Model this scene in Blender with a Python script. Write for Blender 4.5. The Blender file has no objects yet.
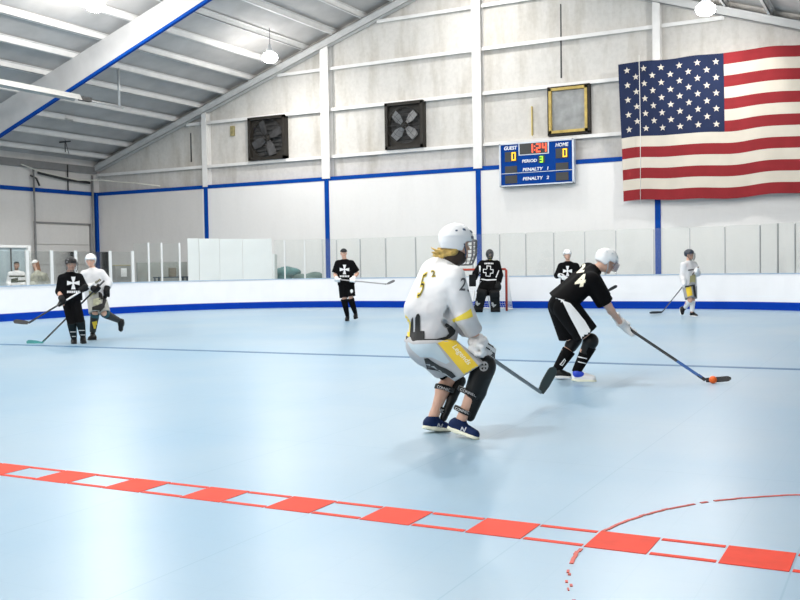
import bpy, bmesh, math, random
import numpy as np
from mathutils import Vector, Matrix
from mathutils.bvhtree import BVHTree

random.seed(7)
SC = bpy.context.scene
COL = SC.collection

# ------------------------------------------------------------------ camera
F = 970.0
EYE = 1.33
YAW = math.radians(27.7)
HOR0, HORS = 274.0, -0.01714          # where the horizon sits in the photograph
FW = Vector((-math.sin(YAW), math.cos(YAW), 0))
RT = Vector((math.cos(YAW), math.sin(YAW), 0))
cam_data = bpy.data.cameras.new('camera')
cam = bpy.data.objects.new('camera', cam_data)
COL.objects.link(cam)
SC.camera = cam
cam_data.sensor_width = 36
cam_data.lens = F * 36 / 800
cam_data.clip_end = 200
pitch = -math.atan((300 - (HOR0 + 400 * HORS)) / F)
roll = math.atan(HORS)
m = Matrix((RT, Vector((0, 0, 1)), -FW)).transposed()
m = m @ Matrix.Rotation(pitch, 3, 'X') @ Matrix.Rotation(roll, 3, 'Z')
cam.matrix_world = Matrix.Translation((0, 0, EYE)) @ m.to_4x4()
CM = m.copy()
CAMP = Vector((0, 0, EYE))
FW3 = CM @ Vector((0, 0, -1))


def ray(px, py):
    return (CM @ Vector(((px - 400) / F, (300 - py) / F, -1))).normalized()


def at(px, py, z):
    """point seen at pixel, at horizontal depth z in front of the camera"""
    r = ray(px, py)
    return CAMP + r * (z / r.dot(FW))


def on_y(px, py, y):
    r = ray(px, py)
    return CAMP + r * (y / r.y)


def ground(px, py, h=0.0):
    r = ray(px, py)
    return CAMP + r * ((h - EYE) / r.z)


def to_px(p):
    q = CM.transposed() @ (Vector(p) - CAMP)
    return 400 + F * q.x / -q.z, 300 - F * q.y / -q.z


# ------------------------------------------------------------------ materials
MATS = {}


def mat(name, col, rough=0.6, var=0.06, scale=6.0, metal=0.0, bump=0.0, emit=None, estr=0.0, spec=0.5, coords='Object'):
    if name in MATS:
        return MATS[name]
    M = bpy.data.materials.new(name)
    M.use_nodes = True
    nt = M.node_tree
    b = nt.nodes['Principled BSDF']
    b.inputs['Roughness'].default_value = rough
    b.inputs['Metallic'].default_value = metal
    b.inputs['Specular IOR Level'].default_value = spec
    tc = nt.nodes.new('ShaderNodeTexCoord')
    nz = nt.nodes.new('ShaderNodeTexNoise')
    nz.inputs['Scale'].default_value = scale
    nz.inputs['Detail'].default_value = 4
    nt.links.new(tc.outputs[coords], nz.inputs['Vector'])
    rp = nt.nodes.new('ShaderNodeValToRGB')
    c = Vector(col[:3])
    lo = c * (1 - var)
    hi = Vector([min(1, v * (1 + var)) for v in c])
    rp.color_ramp.elements[0].position = 0.3
    rp.color_ramp.elements[1].position = 0.7
    rp.color_ramp.elements[0].color = (*lo, 1)
    rp.color_ramp.elements[1].color = (*hi, 1)
    nt.links.new(nz.outputs['Fac'], rp.inputs['Fac'])
    nt.links.new(rp.outputs['Color'], b.inputs['Base Color'])
    if bump:
        bp = nt.nodes.new('ShaderNodeBump')
        bp.inputs['Strength'].default_value = bump
        bp.inputs['Distance'].default_value = 0.01
        nt.links.new(nz.outputs['Fac'], bp.inputs['Height'])
        nt.links.new(bp.outputs['Normal'], b.inputs['Normal'])
    if emit:
        b.inputs['Emission Color'].default_value = (*emit, 1)
        b.inputs['Emission Strength'].default_value = estr
    MATS[name] = M
    return M


# ------------------------------------------------------------------ object helpers
def tag(o, label=None, cat=None, group=None, kind=None):
    if label:
        o['label'] = label
    if cat:
        o['category'] = cat
    if group:
        o['group'] = group
    if kind:
        o['kind'] = kind
    return o


def thing(name, label, cat, loc=(0, 0, 0), group=None):
    o = bpy.data.objects.new(name, None)
    o.empty_display_size = 0.1
    COL.objects.link(o)
    o.location = loc
    return tag(o, label, cat, group)


def link_mesh(name, me, mats, parent=None, smooth=False):
    """me holds world coordinates; the parent is an unrotated empty (or a child of one)"""
    if not isinstance(mats, (list, tuple)):
        mats = [mats]
    for k in mats:
        me.materials.append(k)
    o = bpy.data.objects.new(name, me)
    COL.objects.link(o)
    if parent is not None:
        o.parent = parent
        off = Vector((0, 0, 0))
        p = parent
        while p is not None:
            off += p.location
            p = p.parent
        me.transform(Matrix.Translation(-off))
    else:
        n = len(me.vertices)
        if n:
            co = np.empty(n * 3)
            me.vertices.foreach_get('co', co)
            co = co.reshape(-1, 3)
            lo, hi = co.min(0), co.max(0)
            c = Vector(((lo[0] + hi[0]) / 2, (lo[1] + hi[1]) / 2, lo[2]))
            me.transform(Matrix.Translation(-c))
            o.location = c
    if smooth:
        me.polygons.foreach_set('use_smooth', [True] * len(me.polygons))
    me.update()
    return o


class MB:
    """collects shapes, then builds one mesh"""

    def __init__(s):
        s.bm = bmesh.new()
        s.mi = 0

    def _faces(s, before):
        for f in s.bm.faces:
            if f.index == -1 or f.index >= before:
                f.material_index = s.mi

    def box(s, lo, hi, rot=None, bevel=0.0):
        lo, hi = Vector(lo), Vector(hi)
        c = (lo + hi) / 2
        h = (hi - lo) / 2
        M4 = Matrix.Translation(c)
        if rot is not None:
            M4 = M4 @ rot.to_4x4()
        vs = [s.bm.verts.new(M4 @ Vector((x * h.x, y * h.y, z * h.z))) for x in (-1, 1) for y in (-1, 1) for z in (-1, 1)]
        fs = []
        for q in ((0, 1, 3, 2), (4, 6, 7, 5), (0, 4, 5, 1), (2, 3, 7, 6), (0, 2, 6, 4), (1, 5, 7, 3)):
            f = s.bm.faces.new([vs[i] for i in q])
            f.material_index = s.mi
            fs.append(f)
        if bevel:
            es = list({e for f in fs for e in f.edges})
            r = bmesh.ops.bevel(s.bm, geom=es, offset=bevel, segments=2, affect='EDGES', profile=0.5)
            for f in r['faces']:
                f.material_index = s.mi
        return s

    def obox(s, c, ax, ay, az, bevel=0.0):
        """oriented box: centre and three half-extent vectors"""
        c = Vector(c)
        vs = [s.bm.verts.new(c + ax * x + ay * y + az * z) for x in (-1, 1) for y in (-1, 1) for z in (-1, 1)]
        fs = []
        for q in ((0, 1, 3, 2), (4, 6, 7, 5), (0, 4, 5, 1), (2, 3, 7, 6), (0, 2, 6, 4), (1, 5, 7, 3)):
            f = s.bm.faces.new([vs[i] for i in q])
            f.material_index = s.mi
            fs.append(f)
        if bevel:
            es = list({e for f in fs for e in f.edges})
            r = bmesh.ops.bevel(s.bm, geom=es, offset=bevel, segments=2, affect='EDGES', profile=0.5)
            for f in r['faces']:
                f.material_index = s.mi
        return s

    def bar(s, a, b, w, h, up=Vector((0, 0, 1))):
        a, b = Vector(a), Vector(b)
        d = (b - a)
        L = d.length
        d.normalize()
        x = d.cross(up)
        if x.length < 1e-4:
            x = d.cross(Vector((1, 0, 0)))
        x.normalize()
        y = x.cross(d).normalized()
        return s.obox((a + b) / 2, d * L / 2, x * w / 2, y * h / 2)

    def tube(s, pts, r, n=8, close=False):
        pts = [Vector(p) for p in pts]
        rs = r if isinstance(r, (list, tuple)) else [r] * len(pts)
        rings = []
        prev = None
        N = len(pts)
        for i, p in enumerate(pts):
            if close:
                t = pts[(i + 1) % N] - pts[i - 1]
            else:
                t = pts[min(i + 1, N - 1)] - pts[max(i - 1, 0)]
            t.normalize()
            if prev is None:
                x = t.cross(Vector((0, 0, 1)))
                if x.length < 1e-3:
                    x = t.cross(Vector((1, 0, 0)))
            else:
                x = prev - t * prev.dot(t)
            x.normalize()
            prev = x
            y = t.cross(x)
            rings.append([s.bm.verts.new(p + (x * math.cos(2 * math.pi * k / n) + y * math.sin(2 * math.pi * k / n)) * rs[i]) for k in range(n)])
        for i in range(N if close else N - 1):
            a, b = rings[i], rings[(i + 1) % N]
            for k in range(n):
                f = s.bm.faces.new((a[k], a[(k + 1) % n], b[(k + 1) % n], b[k]))
                f.material_index = s.mi
                f.smooth = True
        if not close:
            for rg in (rings[0][::-1], rings[-1]):
                f = s.bm.faces.new(rg)
                f.material_index = s.mi
        return s

    def lathe(s, c, prof, n=20, axis=Vector((0, 0, 1))):
        c = Vector(c)
        axis = Vector(axis).normalized()
        x = axis.cross(Vector((0, 1, 0)))
        if x.length < 1e-3:
            x = axis.cross(Vector((1, 0, 0)))
        x.normalize()
        y = axis.cross(x)
        rings = []
        for r, h in prof:
            r = max(r, 1e-4)
            rings.append([s.bm.verts.new(c + axis * h + (x * math.cos(2 * math.pi * k / n) + y * math.sin(2 * math.pi * k / n)) * r) for k in range(n)])
        for a, b in zip(rings, rings[1:]):
            for k in range(n):
                f = s.bm.faces.new((a[k], a[(k + 1) % n], b[(k + 1) % n], b[k]))
                f.material_index = s.mi
                f.smooth = True
        for rg in (rings[0][::-1], rings[-1]):
            f = s.bm.faces.new(rg)
            f.material_index = s.mi
        return s

    def poly(s, pts):
        f = s.bm.faces.new([s.bm.verts.new(Vector(p)) for p in pts])
        f.material_index = s.mi
        return f

    def prism(s, pts, off):
        """closed prism from a planar outline pushed along off"""
        off = Vector(off)
        a = [s.bm.verts.new(Vector(p)) for p in pts]
        b = [s.bm.verts.new(Vector(p) + off) for p in pts]
        fs = [s.bm.faces.new(a[::-1]), s.bm.faces.new(b)]
        for i in range(len(a)):
            j = (i + 1) % len(a)
            fs.append(s.bm.faces.new((a[i], a[j], b[j], b[i])))
        for f in fs:
            f.material_index = s.mi
        return s

    def sweep(s, path, prof):
        """sweep a (side, height) closed profile along a plan path; side is to the left of travel"""
        rings = []
        N = len(path)
        for i, p in enumerate(path):
            t = (path[min(i + 1, N - 1)] - path[max(i - 1, 0)])
            t.z = 0
            t.normalize()
            nrm = Vector((-t.y, t.x, 0))
            rings.append([s.bm.verts.new(p + nrm * a + Vector((0, 0, h))) for a, h in prof])
        n = len(prof)
        for a, b in zip(rings, rings[1:]):
            for k in range(n):
                f = s.bm.faces.new((a[k], a[(k + 1) % n], b[(k + 1) % n], b[k]))
                f.material_index = s.mi
        s.bm.faces.new(rings[0][::-1]).material_index = s.mi
        s.bm.faces.new(rings[-1]).material_index = s.mi
        return s

    def build(s, name, mats, parent=None, smooth=False):
        bmesh.ops.recalc_face_normals(s.bm, faces=s.bm.faces[:])
        me = bpy.data.meshes.new(name)
        s.bm.to_mesh(me)
        s.bm.free()
        return link_mesh(name, me, mats, parent, smooth)


# ------------------------------------------------------------------ implicit surfaces (one continuous skin)
def cap(a, b, ra, rb=None, flat=None, clip=(), op='add', k=None):
    return dict(a=Vector(a), b=Vector(b), ra=ra, rb=ra if rb is None else rb, flat=flat, clip=list(clip), op=op, k=k)


def seg(a, b, t0, t1, r0, r1=None, flat=None, k=None, op='add'):
    """a sleeve with flat ends between fractions t0..t1 of a bone"""
    a, b = Vector(a), Vector(b)
    r1 = r0 if r1 is None else r1
    d = b - a
    n = d.normalized()
    p0, p1 = a + d * t0, a + d * t1
    ext = n * max(r0, r1)
    clip = [(p0, -n), (p1, n)]
    q0, q1 = p0 - ext * 0.8, p1 + ext * 0.8
    L = (p1 - p0).length
    s = (r1 - r0) / max(L, 1e-4)
    e = ext.length * 0.8
    return cap(q0, q1, max(r0 - s * e, r0 * 0.5), max(r1 + s * e, r1 * 0.5), flat, clip, op, k)


def ell(c, rx, ry, rz, X=None, Y=None, Z=None, clip=(), op='add', k=None):
    return dict(c=Vector(c), r=(rx, ry, rz), X=X or Vector((1, 0, 0)), Y=Y or Vector((0, 1, 0)), Z=Z or Vector((0, 0, 1)), clip=list(clip), op=op, k=k)


def bxp(c, rx, ry, rz, X, Y, Z, rnd=0.01, clip=(), op='add', k=None):
    d = ell(c, rx, ry, rz, X, Y, Z, clip, op, k)
    d['box'] = rnd
    return d


def skin_mesh(prims, vox=0.012, k=0.03, name='m', relax=1):
    adds = [p for p in prims if p['op'] == 'add']
    los, his = [], []
    for p in adds:
        if 'a' in p:
            r = max(p['ra'], p['rb'])
            for q in (p['a'], p['b']):
                los.append(np.array(q) - r)
                his.append(np.array(q) + r)
        else:
            r = max(p['r']) * (1.75 if 'box' in p else 1)
            los.append(np.array(p['c']) - r)
            his.append(np.array(p['c']) + r)
    mg = 3 * vox
    lo = np.min(los, 0) - mg
    hi = np.max(his, 0) + mg
    n = np.ceil((hi - lo) / vox).astype(int) + 1
    f = np.full(n, 1.0, dtype=np.float32)
    ax = [lo[i] + vox * np.arange(n[i]) for i in range(3)]
    for p in prims:
        kk = k if p['k'] is None else p['k']
        if 'a' in p:
            r = max(p['ra'], p['rb'])
            bl = np.minimum(np.array(p['a']), np.array(p['b'])) - r
            bh = np.maximum(np.array(p['a']), np.array(p['b'])) + r
        else:
            r = max(p['r']) * (1.75 if 'box' in p else 1)
            bl = np.array(p['c']) - r
            bh = np.array(p['c']) + r
        mm = kk + 2.5 * vox
        i0 = np.clip(np.floor((bl - mm - lo) / vox).astype(int), 0, n)
        i1 = np.clip(np.ceil((bh + mm - lo) / vox).astype(int) + 1, 0, n)
        if (i1 <= i0).any():
            continue
        sl = tuple(slice(a, b) for a, b in zip(i0, i1))
        X = ax[0][sl[0]][:, None, None]
        Y = ax[1][sl[1]][None, :, None]
        Z = ax[2][sl[2]][None, None, :]
        if 'a' in p:
            a, b = p['a'], p['b']
            d = b - a
            L2 = max(d.length_squared, 1e-8)
            t = ((X - a.x) * d.x + (Y - a.y) * d.y + (Z - a.z) * d.z) / L2
            t = np.clip(t, 0, 1)
            qx, qy, qz = X - a.x - t * d.x, Y - a.y - t * d.y, Z - a.z - t * d.z
            sc = 1.0
            if p['flat']:
                nn, s_ = p['flat']
                dn = (qx * nn.x + qy * nn.y + qz * nn.z) * (1 / s_ - 1)
                qx, qy, qz = qx + dn * nn.x, qy + dn * nn.y, qz + dn * nn.z
                sc = min(1, s_)
            D = (np.sqrt(qx * qx + qy * qy + qz * qz) - (p['ra'] + (p['rb'] - p['ra']) * t)) * sc
        else:
            c = p['c']
            us = []
            for V in (p['X'], p['Y'], p['Z']):
                us.append((X - c.x) * V.x + (Y - c.y) * V.y + (Z - c.z) * V.z)
            rx, ry, rz = p['r']
            if 'box' in p:
                rd = p['box']
                q = [np.abs(u) - (r_ - rd) for u, r_ in zip(us, p['r'])]
                out = np.sqrt(sum(np.maximum(v, 0) ** 2 for v in q))
                D = out + np.minimum(np.maximum(np.maximum(q[0], q[1]), q[2]), 0) - rd
            else:
                e = np.sqrt((us[0] / rx) ** 2 + (us[1] / ry) ** 2 + (us[2] / rz) ** 2)
                g = np.sqrt((us[0] / rx ** 2) ** 2 + (us[1] / ry ** 2) ** 2 + (us[2] / rz ** 2) ** 2) + 1e-9
                D = e * (e - 1) / g
        for (pp, nn) in p['clip']:
            D = np.maximum(D, (X - pp.x) * nn.x + (Y - pp.y) * nn.y + (Z - pp.z) * nn.z)
        cur = f[sl]
        if p['op'] == 'add':
            if kk > 0:
                h = np.maximum(kk - np.abs(cur - D), 0) / kk
                f[sl] = np.minimum(cur, D) - h * h * kk * 0.25
            else:
                f[sl] = np.minimum(cur, D)
        elif p['op'] == 'sub':
            f[sl] = np.maximum(cur, -D)
    return nets(f, lo, vox, name)


def nets(f, lo, vox, name):
    f[0], f[-1], f[:, 0], f[:, -1], f[:, :, 0], f[:, :, -1] = 1, 1, 1, 1, 1, 1
    s = f < 0
    nx, ny, nz = f.shape
    cs = np.zeros((nx - 1, ny - 1, nz - 1), np.int8)
    for dx in (0, 1):
        for dy in (0, 1):
            for dz in (0, 1):
                cs += s[dx:nx - 1 + dx, dy:ny - 1 + dy, dz:nz - 1 + dz]
    act = (cs > 0) & (cs < 8)
    idx = np.argwhere(act)
    vid = np.full(act.shape, -1, np.int64)
    vid[act] = np.arange(len(idx))
    acc = np.zeros((len(idx), 3))
    cnt = np.zeros(len(idx))
    i, j, k = idx.T
    for axis in range(3):
        for u in (0, 1):
            for v in (0, 1):
                o0 = [0, 0, 0]
                oth = [q for q in range(3) if q != axis]
                o0[oth[0]], o0[oth[1]] = u, v
                o1 = list(o0)
                o1[axis] = 1
                A = f[i + o0[0], j + o0[1], k + o0[2]]
                B = f[i + o1[0], j + o1[1], k + o1[2]]
                cr = (A < 0) != (B < 0)
                t = np.where(cr, A / np.where(cr, A - B, 1), 0)
                p = np.zeros((len(idx), 3))
                for q in range(3):
                    p[:, q] = o0[q]
                p[:, axis] = t
                acc[cr] += p[cr]
                cnt[cr] += 1
    verts = (idx + acc / np.maximum(cnt, 1)[:, None]) * vox + lo
    quads = []
    for axis in range(3):
        sl0 = [slice(None)] * 3
        sl1 = [slice(None)] * 3
        sl0[axis] = slice(0, -1)
        sl1[axis] = slice(1, None)
        a, b = s[tuple(sl0)], s[tuple(sl1)]
        ch = np.argwhere(a != b)
        o1, o2 = (axis + 1) % 3, (axis + 2) % 3
        ok = (ch[:, o1] > 0) & (ch[:, o2] > 0)
        ch = ch[ok]
        ins = a[tuple(ch.T)]
        cells = []
        for u, v in ((1, 1), (0, 1), (0, 0), (1, 0)):
            c = ch.copy()
            c[:, o1] -= u
            c[:, o2] -= v
            cells.append(vid[tuple(c.T)])
        q = np.stack(cells, 1)
        q[~ins] = q[~ins][:, ::-1]
        quads.append(q)
    quads = np.concatenate(quads)
    quads = quads[(quads >= 0).all(1)]
    me = bpy.data.meshes.new(name)
    me.from_pydata(verts.tolist(), [], quads.tolist())
    me.update()
    return me


def skin(name, prims, mats, parent, vox=0.012, k=0.03, pick=None):
    me = skin_mesh(prims, vox, k, name)
    if pick:
        for p in me.polygons:
            p.material_index = pick(p.center)
    o = link_mesh(name, me, mats, parent, True)
    return o


def world_off(o):
    off = Vector((0, 0, 0))
    while o is not None:
        off += o.location
        o = o.parent
    return off


_bvh = {}


def bvh_of(o):
    if o.name not in _bvh:
        off = world_off(o)
        vs = [v.co + off for v in o.data.vertices]
        _bvh[o.name] = BVHTree.FromPolygons(vs, [tuple(p.vertices) for p in o.data.polygons])
    return _bvh[o.name]


def text2d(s, bold=0.0, shear=0.0):
    """text as 2D polygons, unit height, centred"""
    cu = bpy.data.curves.new('t', 'FONT')
    cu.body = s
    cu.align_x = 'CENTER'
    cu.align_y = 'CENTER'
    cu.offset = bold
    cu.shear = shear
    cu.resolution_u = 3
    ob = bpy.data.objects.new('t', cu)
    me = bpy.data.meshes.new_from_object(ob)
    vs = [(v.co.x, v.co.y) for v in me.vertices]
    fs = [tuple(p.vertices) for p in me.polygons]
    bpy.data.objects.remove(ob)
    bpy.data.meshes.remove(me)
    bpy.data.curves.remove(cu)
    return vs, fs


def decal(name, polys, target, mt, lift=0.004, grid=2.0):
    """polys: (verts in photo pixels, faces); laid onto the surface of target as seen from the camera, with its own thickness"""
    vs, fs = polys
    bm = bmesh.new()
    bv = [bm.verts.new((x, y, 0)) for x, y in vs]
    for f in fs:
        try:
            bm.faces.new([bv[i] for i in f])
        except ValueError:
            pass
    xs = [v[0] for v in vs]
    ys = [v[1] for v in vs]
    for axis, lo, hi in ((0, min(xs), max(xs)), (1, min(ys), max(ys))):
        g = lo + grid
        while g < hi:
            co = Vector((0, 0, 0))
            co[axis] = g
            no = Vector((0, 0, 0))
            no[axis] = 1
            bmesh.ops.bisect_plane(bm, geom=bm.verts[:] + bm.edges[:] + bm.faces[:], plane_co=co, plane_no=no)
            g += grid
    tree = bvh_of(target)
    dead = []
    for v in bm.verts:
        r = ray(v.co.x, v.co.y)
        hit, nn, _, dist = tree.ray_cast(CAMP, r)
        if hit is None:
            dead.append(v)
        else:
            v.co = hit - r * lift + nn * 0.001
    bmesh.ops.delete(bm, geom=dead, context='VERTS')
    if not bm.faces:
        bm.free()
        return None
    me = bpy.data.meshes.new(name)
    bm.to_mesh(me)
    bm.free()
    return link_mesh(name, me, mt, target)


def place2d(polys, c, ux, uy):
    """map unit text to photo pixels; uy points along the letters' up"""
    vs, fs = polys
    return [(c[0] + x * ux[0] + y * uy[0], c[1] + x * ux[1] + y * uy[1]) for x, y in vs], fs


def pxpoly(*pts):
    return list(pts), [tuple(range(len(pts)))]


def merge2d(*ps):
    V, Fs = [], []
    for vs, fs in ps:
        n = len(V)
        V += list(vs)
        Fs += [tuple(i + n for i in f) for f in fs]
    return V, Fs
# ================================================================== the hall
WY = 31.7            # gable wall
WXL, WXR = -31.65, 4.6
WYF = -24.0
SL = 0.3355
RIDGE = -13.5


def rafter_h(x):      # underside of the end rafter
    return 5.68 + SL * (min(x, 2 * RIDGE - x) - WXL)


white_steel = mat('white_painted_steel', (.78, .77, .75), .5, .05, 3)
blue_paint = mat('blue_paint', (.0005, .055, .32), .6, .08, 3, spec=.1)
roof_m = mat('grey_roof_insulation', (.47, .455, .44), .9, .12, 1.2)
dark_metal = mat('dark_metal', (.03, .03, .03), .5)
conduit_m = mat('grey_conduit', (.22, .22, .22), .5)


def wall_material(name, base, dirt, amount, streak=1.0, speck=.25, bump=.25):
    M = bpy.data.materials.new(name)
    M.use_nodes = True
    nt = M.node_tree
    N, Lk = nt.nodes, nt.links
    b = N['Principled BSDF']
    b.inputs['Roughness'].default_value = .75
    tc = N.new('ShaderNodeTexCoord')
    mp = N.new('ShaderNodeMapping')
    mp.inputs['Scale'].default_value = (1.6, 1.6, .35 * streak)
    Lk.new(tc.outputs['Object'], mp.inputs['Vector'])
    n1 = N.new('ShaderNodeTexNoise')
    n1.inputs['Scale'].default_value = .8
    n1.inputs['Detail'].default_value = 8
    n1.inputs['Roughness'].default_value = .65
    Lk.new(mp.outputs[0], n1.inputs['Vector'])
    r1 = N.new('ShaderNodeValToRGB')
    r1.color_ramp.elements[0].position = .48
    r1.color_ramp.elements[1].position = .8
    r1.color_ramp.elements[1].color = (amount,) * 3 + (1,)
    Lk.new(n1.outputs['Fac'], r1.inputs['Fac'])
    n2 = N.new('ShaderNodeTexNoise')
    n2.inputs['Scale'].default_value = 9
    n2.inputs['Detail'].default_value = 6
    Lk.new(tc.outputs['Object'], n2.inputs['Vector'])
    mx = N.new('ShaderNodeMixRGB')
    mx.inputs[1].default_value = (*base, 1)
    mx.inputs[2].default_value = (*dirt, 1)
    Lk.new(r1.outputs['Color'], mx.inputs['Fac'])
    m2 = N.new('ShaderNodeMixRGB')
    m2.blend_type = 'MULTIPLY'
    m2.inputs['Fac'].default_value = speck
    Lk.new(mx.outputs[0], m2.inputs[1])
    r2 = N.new('ShaderNodeValToRGB')
    r2.color_ramp.elements[0].position = .35
    r2.color_ramp.elements[0].color = (.6, .6, .6, 1)
    r2.color_ramp.elements[1].position = .6
    Lk.new(n2.outputs['Fac'], r2.inputs['Fac'])
    Lk.new(r2.outputs['Color'], m2.inputs[2])
    Lk.new(m2.outputs[0], b.inputs['Base Color'])
    bp = N.new('ShaderNodeBump')
    bp.inputs['Strength'].default_value = bump
    bp.inputs['Distance'].default_value = .05
    Lk.new(n1.outputs['Fac'], bp.inputs['Height'])
    Lk.new(bp.outputs[0], b.inputs['Normal'])
    return M


upper_m = wall_material('stained_upper_wall', (.64, .62, .585), (.36, .325, .26), .8, 1.0, .18, .2)
liner_m = wall_material('white_liner_wall', (.80, .79, .775), (.70, .69, .675), .4, 1.0, .03, .03)
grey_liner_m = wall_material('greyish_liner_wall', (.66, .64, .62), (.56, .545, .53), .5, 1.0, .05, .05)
left_m = wall_material('grey_white_side_wall', (.68, .66, .635), (.55, .535, .51), .5, 1.0, .06, .08)

# ---- floor with its tile seams and soft wear
TX, TY, TS = -0.446, 4.39, 0.3048


def floor_material():
    M = bpy.data.materials.new('pale_blue_sport_tile')
    M.use_nodes = True
    nt = M.node_tree
    N, Lk = nt.nodes, nt.links
    b = N['Principled BSDF']
    tc = N.new('ShaderNodeNewGeometry')
    sp = N.new('ShaderNodeSeparateXYZ')
    Lk.new(tc.outputs['Position'], sp.inputs[0])

    def math_(op, a, b_=None):
        q = N.new('ShaderNodeMath')
        q.operation = op
        for i, v in enumerate((a, b_)):
            if v is None:
                continue
            if isinstance(v, (int, float)):
                q.inputs[i].default_value = v
            else:
                Lk.new(v, q.inputs[i])
        return q.outputs[0]

    def seam(out, off, step, w):
        t = math_('DIVIDE', math_('SUBTRACT', out, off), step)
        fr = math_('FRACT', t)
        d = math_('MINIMUM', fr, math_('SUBTRACT', 1.0, fr))
        return math_('LESS_THAN', d, w / step)
    s1 = math_('MAXIMUM', seam(sp.outputs[0], TX, TS, .0022), seam(sp.outputs[1], TY, TS, .0022))
    s2 = math_('MAXIMUM', seam(sp.outputs[0], TX, TS * 4, .004), seam(sp.outputs[1], TY, TS * 6, .004))
    n1 = N.new('ShaderNodeTexNoise')
    n1.inputs['Scale'].default_value = .35
    n1.inputs['Detail'].default_value = 5
    Lk.new(tc.outputs['Position'], n1.inputs['Vector'])
    r1 = N.new('ShaderNodeValToRGB')
    r1.color_ramp.elements[0].position = .35
    r1.color_ramp.elements[1].position = .65
    r1.color_ramp.elements[0].color = (.225, .385, .525, 1)
    r1.color_ramp.elements[1].color = (.31, .435, .535, 1)
    Lk.new(n1.outputs['Fac'], r1.inputs['Fac'])
    n2 = N.new('ShaderNodeTexNoise')
    n2.inputs['Scale'].default_value = 5
    n2.inputs['Detail'].default_value = 9
    n2.inputs['Roughness'].default_value = .75
    Lk.new(tc.outputs['Position'], n2.inputs['Vector'])
    r2 = N.new('ShaderNodeValToRGB')
    r2.color_ramp.elements[0].position = .62
    r2.color_ramp.elements[1].position = .78
    r2.color_ramp.elements[1].color = (.30, .30, .30, 1)
    Lk.new(n2.outputs['Fac'], r2.inputs['Fac'])
    mx = N.new('ShaderNodeMixRGB')
    Lk.new(r1.outputs[0], mx.inputs[1])
    mx.inputs[2].default_value = (.16, .31, .43, 1)
    Lk.new(r2.outputs[0], mx.inputs[0])
    sm = math_('MAXIMUM', math_('MULTIPLY', s1, .16), math_('MULTIPLY', s2, .45))
    m3 = N.new('ShaderNodeMixRGB')
    Lk.new(sm, m3.inputs[0])
    Lk.new(mx.outputs[0], m3.inputs[1])
    m3.inputs[2].default_value = (.12, .28, .40, 1)
    Lk.new(m3.outputs[0], b.inputs['Base Color'])
    b.inputs['Roughness'].default_value = .34
    b.inputs['Specular IOR Level'].default_value = 1.0
    return M


floor_m = floor_material()
concrete_m = mat('grey_concrete', (.42, .42, .41), .8, .12, 1.5)


def struct(o):
    o['kind'] = 'structure'
    return o


b_ = MB()
b_.box((WXL, WYF, -.2), (WXR, WY + .3, 0))
struct(b_.build('floor', floor_m))

# ---- rink outline
BXL, BXR, BYE, BR = -22.4, 0.42, 28.3, 6.0


def rink_path(off=0.0):
    pts = [Vector((BXL - off, y, 0)) for y in np.linspace(-10, BYE - BR, 20)]
    R = BR + off
    for i in range(1, 25):
        a = math.pi - i * (math.pi / 2) / 24
        pts.append(Vector((BXL + BR + R * math.cos(a), BYE - BR + R * math.sin(a), 0)))
    pts += [Vector((x, BYE + off, 0)) for x in np.linspace(BXL + BR, BXR - BR, 14)[1:]]
    for i in range(1, 25):
        a = math.pi / 2 - i * (math.pi / 2) / 24
        pts.append(Vector((BXR - BR + R * math.cos(a), BYE - BR + R * math.sin(a), 0)))
    pts += [Vector((BXR + off, y, 0)) for y in np.linspace(BYE - BR, 12, 6)[1:]]
    return pts


PATH = rink_path()


def board_hit(px, off=0.0):
    """where the sight line through a pixel column meets the rink boards, and the boards' direction"""
    path = rink_path(off)
    r = ray(px, 275)
    r = Vector((r.x, r.y, 0)).normalized()
    for a, b in zip(path, path[1:]):
        d = b - a
        den = r.x * d.y - r.y * d.x
        if abs(den) < 1e-9:
            continue
        t = (a.x * d.y - a.y * d.x) / den
        u = (a.x * r.y - a.y * r.x) / den
        if 0 <= u <= 1 and t > 0:
            return Vector((r.x * t, r.y * t, 0)), d.normalized()
    return None, None


BH = 1.0
rb = thing('rink_boards', 'white rink boards with blue kick strip curving round the far end of the rink', 'rink boards', (-11, BYE, 0))
board_m = mat('white_board_plastic', (.86, .86, .87), .35, .02, 2)
b_ = MB()
b_.sweep(PATH, [(0, .2), (0, BH - .03), (.10, BH - .03), (.10, 0), (0.012, 0), (.012, .2)])
b_.build('board_panel', board_m, rb)
b_ = MB()
b_.sweep(PATH, [(-.012, 0), (-.012, .215), (.011, .215), (.011, 0)])
b_.build('kick_strip', mat('blue_kick_plastic', (.0005, .04, .36), .6, .04, 2, spec=.08), rb)
b_ = MB()
b_.sweep(PATH, [(-.02, BH - .03), (-.02, BH), (.13, BH), (.13, BH - .03)])
b_.build('top_rail', mat('pale_blue_rail', (.40, .50, .62), .4), rb)

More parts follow.
